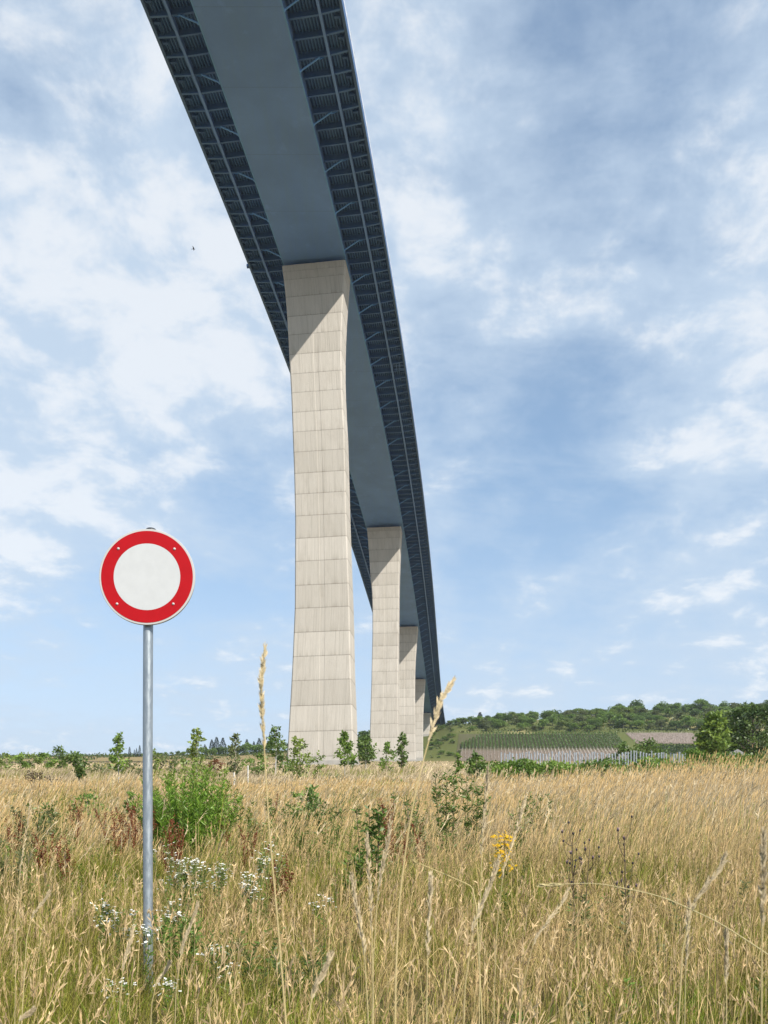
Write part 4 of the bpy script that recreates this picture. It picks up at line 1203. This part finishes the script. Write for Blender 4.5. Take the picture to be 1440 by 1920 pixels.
# mugwort with dark stems
MG = ((.08, .145, .028), (.17, .26, .05))
def weed(name, label, px, Y, H, n, spread, L, W, cols, scol, per=46, lean=(0, 0), group=None, buds=None, lo=.2):
    r = plant_root(name, label, 'plant', px, Y, group)
    sg = Geo(); lg = Geo(); bg_ = Geo()
    for i in range(n):
        t = (i + .5) / n * 2 - 1
        top = np.array([t * spread + rng.normal() * .03 + lean[0], rng.normal() * spread * .5, H * rng.uniform(.82, 1.05)])
        p = curve((t * spread * .35, rng.normal() * .03, -.05), top, (rng.normal() * .02, 0, .02), 8)
        stem_leaves(sg, lg, p, .0055, per, L, W, cols, scol, lo, .95, .45)
        for b in range(5):
            j = rng.integers(3, 7); a = rng.uniform(0, 6.28)
            q = curve(p[j], p[j] + np.array([math.cos(a) * .10, math.sin(a) * .10, .14]), (0, 0, -.01), 5)
            stem_leaves(sg, lg, q, .0025, int(per * .35), L * .7, W * .85, cols, scol, .2, .9, .5)
            if buds is not None: bg_.leaves(q[-1] + rng.normal(size=(6, 3)) * .006, jitter_dirs(6, 1), .022, .016, np.array(buds) * rng.uniform(.7, 1.3, (6, 1)))
    link('stem', sg.mesh('stem', M_stem), None, r); link('leaves', lg.mesh('leaves', M_leaf), None, r)
    if buds is not None: link('flower_buds', bg_.mesh('flower_buds', M_leaf), None, r)
weed('mugwort', 'leafy mugwort with three dark stems in the middle of the foreground', 694, 7.6, 1.14, 4, .17, .10, .022, MG, (.05, .035, .025), 52)
weed('mugwort', 'shorter bright mugwort shoots at the foot of the dark stemmed one', 668, 7.2, .62, 3, .12, .10, .022, ((.08, .14, .02), (.17, .26, .045)), (.07, .07, .03), 40)
weed('horseweed', 'tall green horseweed group left of the yellow flowers', 838, 11.0, 1.30, 6, .16, .11, .02, MG, (.08, .09, .03), 40)
weed('horseweed', 'green horseweed group directly behind the yellow flowers', 886, 11.4, 1.28, 6, .20, .11, .02, MG, (.08, .09, .03), 36)
weed('horseweed', 'thin horseweed behind the right side of the yellow flowers', 975, 11.0, .90, 3, .12, .10, .016, MG, (.08, .09, .03), 30)
weed('horseweed', 'olive weed with yellow buds right of the goldenrod clump', 440, 13.0, 1.0, 5, .3, .11, .018, MG, (.09, .10, .03), 34, buds=(.42, .33, .03))
weed('horseweed', 'dark green weed in front of the weed bush in mid field', 615, 12.5, .85, 5, .3, .11, .024, DG, (.08, .09, .03), 30)
weed('horseweed', 'broad grey green weed patch right of the yellow budded weed', 545, 13.5, .85, 8, .45, .11, .022, MG, (.09, .10, .03), 34)
weed('horseweed', 'green weeds between the goldenrod clump and the yellow budded weed', 470, 11.8, .70, 6, .3, .10, .018, ((.11, .17, .03), (.24, .29, .06)), (.10, .11, .03), 34)
weed('horseweed', 'wide green weed patch in front of the mid field weed bush', 600, 10.2, .62, 8, .42, .09, .016, ((.11, .17, .03), (.24, .29, .06)), (.10, .11, .03), 32)
weed('horseweed', 'leafy green weeds left of the standing red dock', 105, 13.0, .75, 7, .4, .11, .022, MG, (.09, .10, .04), 32)
weed('horseweed', 'leafy weed behind the mugwort, between it and the tall horseweed', 770, 12.5, .95, 5, .25, .11, .02, MG, (.09, .10, .04), 34)
weed('horseweed', 'green horseweed right of the yellow flowers near the vines', 1010, 13.5, .95, 4, .25, .11, .018, MG, (.09, .10, .04), 30)
weed('horseweed', 'grey green weeds left of the rusty docks', 60, 11.5, .8, 6, .35, .10, .02, OG, (.09, .10, .04), 34)
weed('horseweed', 'small grey weed clump at the left edge below the skyline hedge', 15, 8.5, .62, 4, .2, .09, .018, OG, (.09, .10, .04), 34)
weed('horseweed', 'bright green leafy weed in the front grass below the white flowers', 335, 5.5, .42, 7, .16, .07, .012, GR, (.10, .14, .04), 30)
weed('horseweed', 'green leafy weeds at the front centre right of the white flowers', 455, 5.2, .36, 6, .2, .06, .012, MG, (.10, .12, .04), 30)
weed('horseweed', 'dark green leafy tuft in the lower middle of the foreground', 560, 4.9, .34, 6, .2, .06, .012, DG, (.08, .09, .04), 30)
# yellow flowers (ragwort on the crest, st johns wort in front)
r = plant_root('st_johns_wort', 'yellow flowering St Johns wort in the right half of the foreground', 'wild flower', 946, 6.4)
sg = Geo(); lg = Geo(); pg = Geo()
for i in range(4):
    top = np.array([rng.normal() * .028, rng.normal() * .03, rng.uniform(.78, .97)])
    p = curve((top[0] * .4, top[1] * .4, -.04), top, (0, 0, .02), 7)
    stem_leaves(sg, lg, p, .0035, 50, .035, .012, ((.10, .15, .02), (.22, .27, .05)), (.16, .15, .04), .1, .9, .4)
    for k in range(30):
        c0 = p[-1] + np.array([rng.normal() * .026, rng.normal() * .03, -rng.random() ** 1.5 * .26])
        a = np.linspace(0, 6.28, 5, endpoint=False) + rng.random()
        nrm = np.array([rng.normal() * .5, -.6 + rng.normal() * .3, 1.0])
        D = np.stack([np.cos(a), np.sin(a), -(nrm[0] * np.cos(a) + nrm[1] * np.sin(a))], 1)
        u = np.cross(nrm, D); u /= np.linalg.norm(u, axis=1)[:, None]
        q = np.stack([c0 + D * 0, c0 + D * .008 + u * .004, c0 + D * .0135, c0 + D * .008 - u * .004], 1)
        pg.quads(q, np.array([.78, .46, .015])[None] * rng.uniform(.75, 1.1, (5, 1)))
for nm, gg_, mt in (('stem', sg, M_stem), ('leaves', lg, M_leaf), ('petals', pg, M_flower)): link(nm, gg_.mesh(nm, mt), None, r)
# knapweed / thistles with dark buds
def knapweed(label, px, Y, H, lean, nb):
    r = plant_root('knapweed', label, 'wild flower', px, Y, 'dark budded knapweeds in the golden grass')
    sg = Geo(); lg = Geo(); bg_ = Geo(); pg = Geo()
    p = curve((0, 0, -.05), (lean, 0, H * .86), (0, 0, 0), 9)
    stem_leaves(sg, lg, p[:6], .006, 60, .10, .02, ((.085, .13, .04), (.17, .22, .06)), (.13, .11, .06), .05, .9, .5)
    sg.tube(p[4:], np.linspace(.005, .003, 5), (.12, .09, .055), 5)
    for b in range(nb):
        j = rng.integers(4, 9); a = rng.uniform(0, 6.28)
        q = curve(p[min(j, 8)], p[min(j, 8)] + np.array([math.cos(a) * rng.uniform(.03, .11), math.sin(a) * .07, rng.uniform(.07, .20)]), (math.cos(a) * .015, 0, -.015), 6)
        sg.tube(q, np.linspace(.0028, .0018, 6), (.12, .09, .055), 5)
        th_ = np.linspace(0, 6.28, 8, endpoint=False); c0 = q[-1]
        rows = [np.stack([c0[0] + rr * np.cos(th_), c0[1] + rr * np.sin(th_), np.full(8, c0[2] + zz)], 1) for rr, zz in ((.0015, -.003), (.007, .002), (.008, .009), (.0052, .016), (.0035, .018))]
        bg_.grid(np.array(rows), np.array([.055, .045, .05]) * rng.uniform(.7, 1.4), True)
        if rng.random() < .35:
            m = 12; pg.leaves(c0 + np.array([0, 0, .018]) + rng.normal(size=(m, 3)) * .003, jitter_dirs(m, 1.6), .013, .0035, np.array([.34, .20, .38]) * rng.uniform(.7, 1.2, (m, 1)))
    link('stem', sg.mesh('stem', M_stem), None, r); link('leaves', lg.mesh('leaves', M_leaf), None, r)
    link('flower_bud', bg_.mesh('flower_bud', M_stem, True), None, r)
    if pg.n: link('petals', pg.mesh('petals', M_flower), None, r)
knapweed('grey budded knapweed with a leafy foot, left of the taller one in the golden grass', 1080, 6.3, .97, -.03, 16)
knapweed('taller knapweed with a bare dark stem and branching top in the golden grass', 1176, 6.1, 1.04, -.02, 15)
knapweed('small knapweed beside the left one, leaning right', 1092, 6.6, .82, .05, 8)
# single tall stalks near the lens
def stalk(label, pts, head_frac, col, rad, hl, group, dens=70, hcol=None, seedw=.010):
    P = np.array([[(x - 720) / F * Y, Y, (HZ - y) / F * Y] for x, y, Y in pts])
    # smooth resample
    t = np.linspace(0, 1, len(P)); tt = np.linspace(0, 1, 40)
    Q = np.stack([np.interp(tt, t, P[:, i]) for i in range(3)], 1)
    for _ in range(6): Q[1:-1] = (Q[:-2] + Q[2:] + 2 * Q[1:-1]) / 4
    b = Q[0]; gb = gz(b[0], b[1])
    if b[2] > gb + .01:
        d = (Q[0] - Q[3]); d /= np.linalg.norm(d); d[:2] *= .25; d[2] = -1
        foot = b + d * ((b[2] - gb) / -d[2]); foot[2] = gz(foot[0], foot[1])
        Q = np.concatenate([np.linspace(foot, b, 12)[:-1], Q])
    root = empty('grass_stalk', tuple(Q[0])); tag(root, label, 'grass stalk', group)
    L = Q - Q[0]
    g = Geo(); g.tube(L, np.linspace(rad, rad * .45, len(L)), col, 6); link('stem', g.mesh('stem', M_stem, True), None, root)
    n = len(L); i0 = int(n - head_frac * 40)
    H = Geo()
    m = dens
    tq = i0 + (n - 1.01 - i0) * np.linspace(0, 1, m); ii = tq.astype(int); f_ = (tq - ii)[:, None]
    Pp = L[ii] * (1 - f_) + L[ii + 1] * f_
    T = L[ii + 1] - L[ii]; T /= np.linalg.norm(T, axis=1)[:, None]
    rad_ = rng.normal(size=(m, 3)); rad_ -= (rad_ * T).sum(1)[:, None] * T; rad_ /= np.linalg.norm(rad_, axis=1)[:, None]
    D = T + rad_ * rng.uniform(.12, .5, (m, 1))
    prof = np.interp(np.linspace(0, 1, m), [0, .2, .7, 1], [.8, 1.1, 1.0, .6])
    hc = np.array(hcol if hcol is not None else col)[None] * rng.uniform(.75, 1.25, (m, 1))
    DD = D / np.linalg.norm(D, axis=1)[:, None]
    spikes(H, Pp + rad_ * .001, DD, hl * prof * rng.uniform(.7, 1.2, m), seedw * .26 * prof, hc)
    H.leaves(Pp, D, hl * 1.3 * prof, seedw * .4 * prof, hc * .9)
    link('seed_head', H.mesh('seed_head', M_grass), None, root)
GS = 'tall single grass stalks near the lens'
SC = (.50, .39, .19)
stalk('tallest straight grass stalk, crossing in front of the sky left of the nearest pier', [(536, 1915, 1.32), (520, 1720, 1.33), (505, 1560, 1.34), (497, 1430, 1.35), (489, 1290, 1.35), (497, 1212, 1.36)], .36, SC, .0017, .013, GS, 80, (.60, .50, .32), .0062)
stalk('tall leaning grass stalk with a drooping head in front of the bridge end', [(742, 1830, 1.22), (748, 1690, 1.24), (765, 1560, 1.25), (784, 1460, 1.26), (808, 1375, 1.27), (826, 1310, 1.28), (851, 1275, 1.29)], .36, SC, .0016, .013, GS, 75, (.62, .51, .33), .0072)
stalk('long bent straw stem slanting down to the right picture edge', [(1478, 1815, 1.7), (1350, 1730, 1.72), (1240, 1680, 1.74), (1120, 1655, 1.75), (1010, 1660, 1.76)], .12, (.50, .42, .22), .0015, .012, GS, 16)
stalk('broken short straw stem slanting in the middle of the foreground', [(893, 1700, 2.0), (885, 1662, 2.0), (850, 1646, 2.0), (778, 1616, 2.0)], .05, (.52, .42, .2), .0018, .012, GS, 8)
near = [('pale blurred seed head left of the mugwort', 660, 1640, 690, 1900, 1.5), ('pale seed head in front of the mugwort, rising steeply', 688, 1565, 700, 1880, 1.7), ('long pale seed head leaning right across the mugwort', 733, 1535, 700, 1800, 1.8), ('pale feathery head right of the mugwort', 808, 1640, 800, 1900, 1.5), ('broad pale seed head leaning right below the yellow flowers', 935, 1610, 872, 1850, 1.5), ('feathery pale head in front of the horseweed', 915, 1440, 900, 1720, 1.9), ('pale feathery head leaning right behind the yellow flowers', 985, 1495, 930, 1760, 2.1), ('thin pale seed head leaning right, right of the yellow flowers', 1066, 1668, 980, 1850, 2.0), ('grey blurred seed head leaning right, left of the right knapweed foot', 1360, 1605, 1280, 1780, 1.4), ('pale upright seed head near the lower right', 1292, 1690, 1284, 1900, 1.75), ('tall blurred seed head at the right picture edge', 1432, 1560, 1428, 1880, 1.15), ('pale seed head in the lower right corner', 1362, 1745, 1362, 1915, 1.6), ('pale seed head in the bottom centre', 620, 1790, 575, 1930, 1.3), ('dark tan seed head in front of the lower pole', 370, 1695, 330, 1860, 1.9), ('tan seed head right of the pole foot', 318, 1805, 285, 1880, 2.0), ('bent tan seed head in the left grass', 92, 1672, 50, 1760, 2.4), ('pinkish seed head left of the lower pole', 250, 1740, 225, 1880, 2.0), ('straw seed head in the lower left corner', 60, 1895, 30, 1930, 1.7), ('tall thin stalk at the left behind the grass', 58, 1500, 30, 1760, 3.2)]
for lab, x1, y1, x0, y0, Y in near:
    xm = x0 * .62 + x1 * .38 - (x1 - x0) * .12; ym = (y0 + y1) / 2
    stalk(lab, [(x0, y0, Y), (xm, ym, Y), (x1 * .8 + xm * .2, y1 * .72 + ym * .28, Y), (x1, y1, Y)], .72, tuple(np.array([.50, .40, .20]) * random.uniform(.85, 1.15)), .0012, .013, GS, 70, tuple(np.array([.60, .49, .32]) * random.uniform(.85, 1.1)), .0065)

# small green weeds mixed through the grass, nobody could count them
sg = Geo(); lg = Geo()
X, Y = scatter(820, 2.6, 30, 1)
ok = (dryness(X, Y) + .25 * rng.random(len(X))) < .80
X2, Y2 = scatter(1500, 8.5, 24, 1); p2 = 720 + F * X2 / Y2
ok2 = ((p2 > 380) & (p2 < 900) & (wob(X2, Y2, 1.5, 2) > -.15)) | ((p2 < 210) & (wob(X2, Y2, 1.5, 2) > .1) & (Y2 < 17))
X = np.concatenate([X[ok], X2[ok2]]); Y = np.concatenate([Y[ok], Y2[ok2]])
for x, y in zip(X, Y):
    b = np.array([x, y, gz(x, y)]); H = rng.uniform(.2, .46) * np.interp(y, [2.6, 5, 8, 30], [.75, .9, 1.35, 1.7])
    cs = (MG, GR, OG, ((.14, .16, .04), (.24, .25, .07)))[rng.integers(0, 4)]
    for i in range(rng.integers(1, 4)):
        p = curve(b, b + [rng.normal() * .08, rng.normal() * .06, H * rng.uniform(.7, 1.1)], (0, 0, .01), 5)
        stem_leaves(sg, lg, p, .002, int(rng.uniform(16, 38)), rng.uniform(.045, .09), rng.uniform(.010, .017), cs, (.14, .15, .05), .05, .9, .5)
o = link('weeds', lg.mesh('weeds', M_leaf)); tag(o, 'small leafy green weeds scattered through the grass', 'weeds', kind='stuff')
link('stems', sg.mesh('stems', M_stem), None, o)

# old flower umbel in the left mid field
r = plant_root('dried_umbel_plant', 'dried brown flat topped plant in the pale grass below the left skyline hedge', 'plant', 73, 24)
sg = Geo(); lg = Geo()
for i in range(7):
    tip = np.array([rng.normal() * .22, rng.normal() * .2, .95 + rng.normal() * .06]); p = curve((0, 0, 0), tip, (0, 0, .05), 5)
    sg.tube(p, .008, (.16, .12, .08), 5)
    lg.leaves(tip + rng.normal(size=(40, 3)) * [.12, .12, .04], jitter_dirs(40), .05, .04, np.array([.15, .11, .07]) * rng.uniform(.6, 1.4, (40, 1)))
link('stem', sg.mesh('stem', M_stem), None, r); link('seed_heads', lg.mesh('seed_heads', M_leaf), None, r)

# bird
Yb = 95.0; bp_ = ((363 - 720) / F * Yb, Yb, (HZ - 467) / F * Yb)
r = empty('bird', bp_); tag(r, 'tiny dark bird flying in the cloudy sky left of the deck', 'bird')
g = Geo()
th = np.linspace(0, 2 * math.pi, 10, endpoint=False)
rows = [np.stack([np.full(10, x), rr * np.cos(th), rr * np.sin(th) * .9], 1) for x, rr in ((-.17, .006), (-.10, .03), (0, .045), (.08, .038), (.115, .026), (.14, .028), (.16, .018), (.185, .002))]
g.grid(np.array(rows), (.03, .03, .035), True)
g.quads([[(-.14, -.01, 0), (-.26, -.05, 0), (-.26, .05, 0), (-.14, .01, 0)]], (.03, .03, .035))
link('body', g.mesh('body', M_stem, True), None, r)
for s in (-1, 1):
    g = Geo(); g.quads([[(.08, s * .03, .01), (.05, s * .17, .10), (-.05, s * .17, .10), (-.07, s * .03, .01)], [(.05, s * .17, .10), (-.04, s * .34, .08), (-.08, s * .33, .08), (-.05, s * .17, .10)]], (.03, .03, .035))
    link('wing', g.mesh('wing', M_stem), None, r)

# ------------------------------------------------------------------ air
m = bpy.data.materials.new('haze_air'); m.use_nodes = True; nt = m.node_tree; nt.nodes.clear()
out = nt.nodes.new('ShaderNodeOutputMaterial'); pv_ = nt.nodes.new('ShaderNodeVolumePrincipled')
pv_.inputs['Color'].default_value = (.86, .93, 1, 1); pv_.inputs['Density'].default_value = HAZE; pv_.inputs['Anisotropy'].default_value = .2
nt.links.new(pv_.outputs[0], out.inputs['Volume'])
g = Geo(); g.box((-1900, -700, -60), (1900, 3300, 160))
o = link('haze', g.mesh('haze', m)); tag(o, 'thin summer haze in the air over the whole valley', 'haze', kind='stuff')

# ------------------------------------------------------------------ sky, sun, camera
w = bpy.data.worlds.new('World'); bpy.context.scene.world = w
w.use_nodes = True
nt = w.node_tree; nt.nodes.clear()
out = nt.nodes.new('ShaderNodeOutputWorld'); bg = nt.nodes.new('ShaderNodeBackground')
STR = .10
bg.inputs[1].default_value = STR
sky = nt.nodes.new('ShaderNodeTexSky'); sky.sky_type = 'NISHITA'; sky.sun_disc = False
sky.sun_elevation = math.asin(SUN[2]); sky.sun_rotation = math.atan2(SUN[0], SUN[1])
sky.altitude = 200; sky.air_density = 1.0; sky.dust_density = .6; sky.ozone_density = 1.6
tc = nt.nodes.new('ShaderNodeTexCoord')
dirv = tc.outputs['Generated']
sp = nt.nodes.new('ShaderNodeSeparateXYZ'); nt.links.new(dirv, sp.inputs[0])
zc = math_n(nt, 'ADD', math_n(nt, 'MAXIMUM', sp.outputs[2], 0.0), .22)
cx = math_n(nt, 'DIVIDE', sp.outputs[0], zc); cy = math_n(nt, 'DIVIDE', sp.outputs[1], zc)
cb = nt.nodes.new('ShaderNodeCombineXYZ'); nt.links.new(cx, cb.inputs[0]); nt.links.new(cy, cb.inputs[1])
pv = cb.outputs[0]
mp = nt.nodes.new('ShaderNodeMapping'); mp.inputs['Rotation'].default_value = (0, 0, R(-38)); mp.inputs['Scale'].default_value = (1.0, 2.1, 1); mp.inputs['Location'].default_value = (3.1, 1.4, 0)
nt.links.new(pv, mp.inputs[0])
n1 = noise(nt, vscale(nt, pv, (1, 1, 1)), 2.6, 10, .60, .35)
n2 = noise(nt, mp.outputs[0], 2.2, 9, .62, .6)
n3 = noise(nt, pv, 8.5, 8, .62, .2)
def blob(px, py, r_deg, amp):
    d = Vector((px - 720, F, HZ - py)).normalized()
    dt = nt.nodes.new('ShaderNodeVectorMath'); dt.operation = 'DOT_PRODUCT'
    nt.links.new(dirv, dt.inputs[0]); dt.inputs[1].default_value = d
    m_ = nt.nodes.new('ShaderNodeMapRange'); m_.interpolation_type = 'SMOOTHSTEP'
    m_.inputs[1].default_value = math.cos(R(r_deg)); m_.inputs[2].default_value = math.cos(R(r_deg * .15))
    m_.inputs[3].default_value = 0; m_.inputs[4].default_value = amp
    nt.links.new(dt.outputs['Value'], m_.inputs[0])
    return m_.outputs[0]
def addall(lst):
    a = lst[0]
    for b_ in lst[1:]: a = math_n(nt, 'ADD', a, b_)
    return a
cover = addall([blob(120, 640, 15, .16), blob(420, 560, 12, .13), blob(60, 350, 10, .06), blob(330, 300, 12, .08), blob(880, 190, 10, .13), blob(1000, 300, 9, .08), blob(1380, 330, 12, .12), blob(1120, 560, 16, .06), blob(1330, 740, 6, .10), blob(60, 930, 7, .14), blob(310, 960, 6, .10), blob(1400, 1110, 10, .10), blob(880, 870, 5, .08), blob(60, 1090, 6, .10), blob(80, 60, 10, .05),
                blob(1130, 60, 10, -.13), blob(1330, 40, 10, -.08), blob(120, 265, 4.5, -.18), blob(960, 740, 8, -.09), blob(1200, 860, 9, -.06), blob(400, 890, 5, -.11), blob(240, 870, 3, -.12), blob(140, 1160, 9, -.08), blob(430, 1060, 7, -.12), blob(950, 980, 6, -.08), blob(1060, 130, 6, -.08)])
n4 = noise(nt, mp.outputs[0], 7.0, 8, .66, .8)
base = math_n(nt, 'ADD', math_n(nt, 'ADD', math_n(nt, 'MULTIPLY', n1, .42), math_n(nt, 'MULTIPLY', n2, .26)), math_n(nt, 'ADD', math_n(nt, 'MULTIPLY', n3, .23), math_n(nt, 'MULTIPLY', n4, .09)))
base = math_n(nt, 'MULTIPLY_ADD', base, 2.1, -.55)
dens = math_n(nt, 'ADD', base, cover)
mask = ramp(nt, dens, .26, .74)
thick = ramp(nt, math_n(nt, 'ADD', dens, math_n(nt, 'MULTIPLY_ADD', n3, 1.3, -.65)), .56, .95)
veil = math_n(nt, 'MULTIPLY', ramp(nt, sp.outputs[2], .48, .0), .84)
skyc = mixc(nt, 1.0, sky.outputs[0], (1.50, 1.74, 1.70), 'MULTIPLY')
hazec = (5.4, 6.1, 7.1)
base_c = mixc(nt, math_n(nt, 'ADD', veil, .20), skyc, hazec)
ccol = mixc(nt, thick, (5.1, 6.15, 7.4), (7.5, 7.85, 8.25))
fc = mixc(nt, math_n(nt, 'MULTIPLY', mask, .85), base_c, ccol)
nt.links.new(fc, bg.inputs[0]); nt.links.new(bg.outputs[0], out.inputs[0])

sl = bpy.data.lights.new('sun', 'SUN'); sl.energy = 4.8; sl.angle = R(.6); sl.color = (1.0, .95, .86)
so = bpy.data.objects.new('sun', sl); C.objects.link(so)
so.rotation_euler = Vector(-SUN).to_track_quat('-Z', 'Y').to_euler()
so.location = (200, -200, 300)

cam = bpy.data.cameras.new('camera'); co = bpy.data.objects.new('camera', cam); C.objects.link(co)
co.location = (0, 0, 0); co.rotation_euler = (R(90), 0, 0)
cam.sensor_width = 36; cam.sensor_fit = 'AUTO'; cam.lens = 36 * F / 1920
cam.shift_y = (HZ - 960) / 1920
cam.clip_start = .05; cam.clip_end = 8000
cam.dof.use_dof = True; cam.dof.focus_distance = 7.5; cam.dof.aperture_fstop = 11.0
sc_ = bpy.context.scene
sc_.camera = co
sc_.view_settings.view_transform = 'Standard'; sc_.view_settings.look = 'None'; sc_.view_settings.gamma = 1
sc_.view_settings.exposure = .28
sc_.view_settings.use_curve_mapping = False
sc_.render.engine = 'CYCLES'
sc_.cycles.max_bounces = 6; sc_.cycles.transparent_max_bounces = 8
sc_.render.resolution_x = 768; sc_.render.resolution_y = 1024
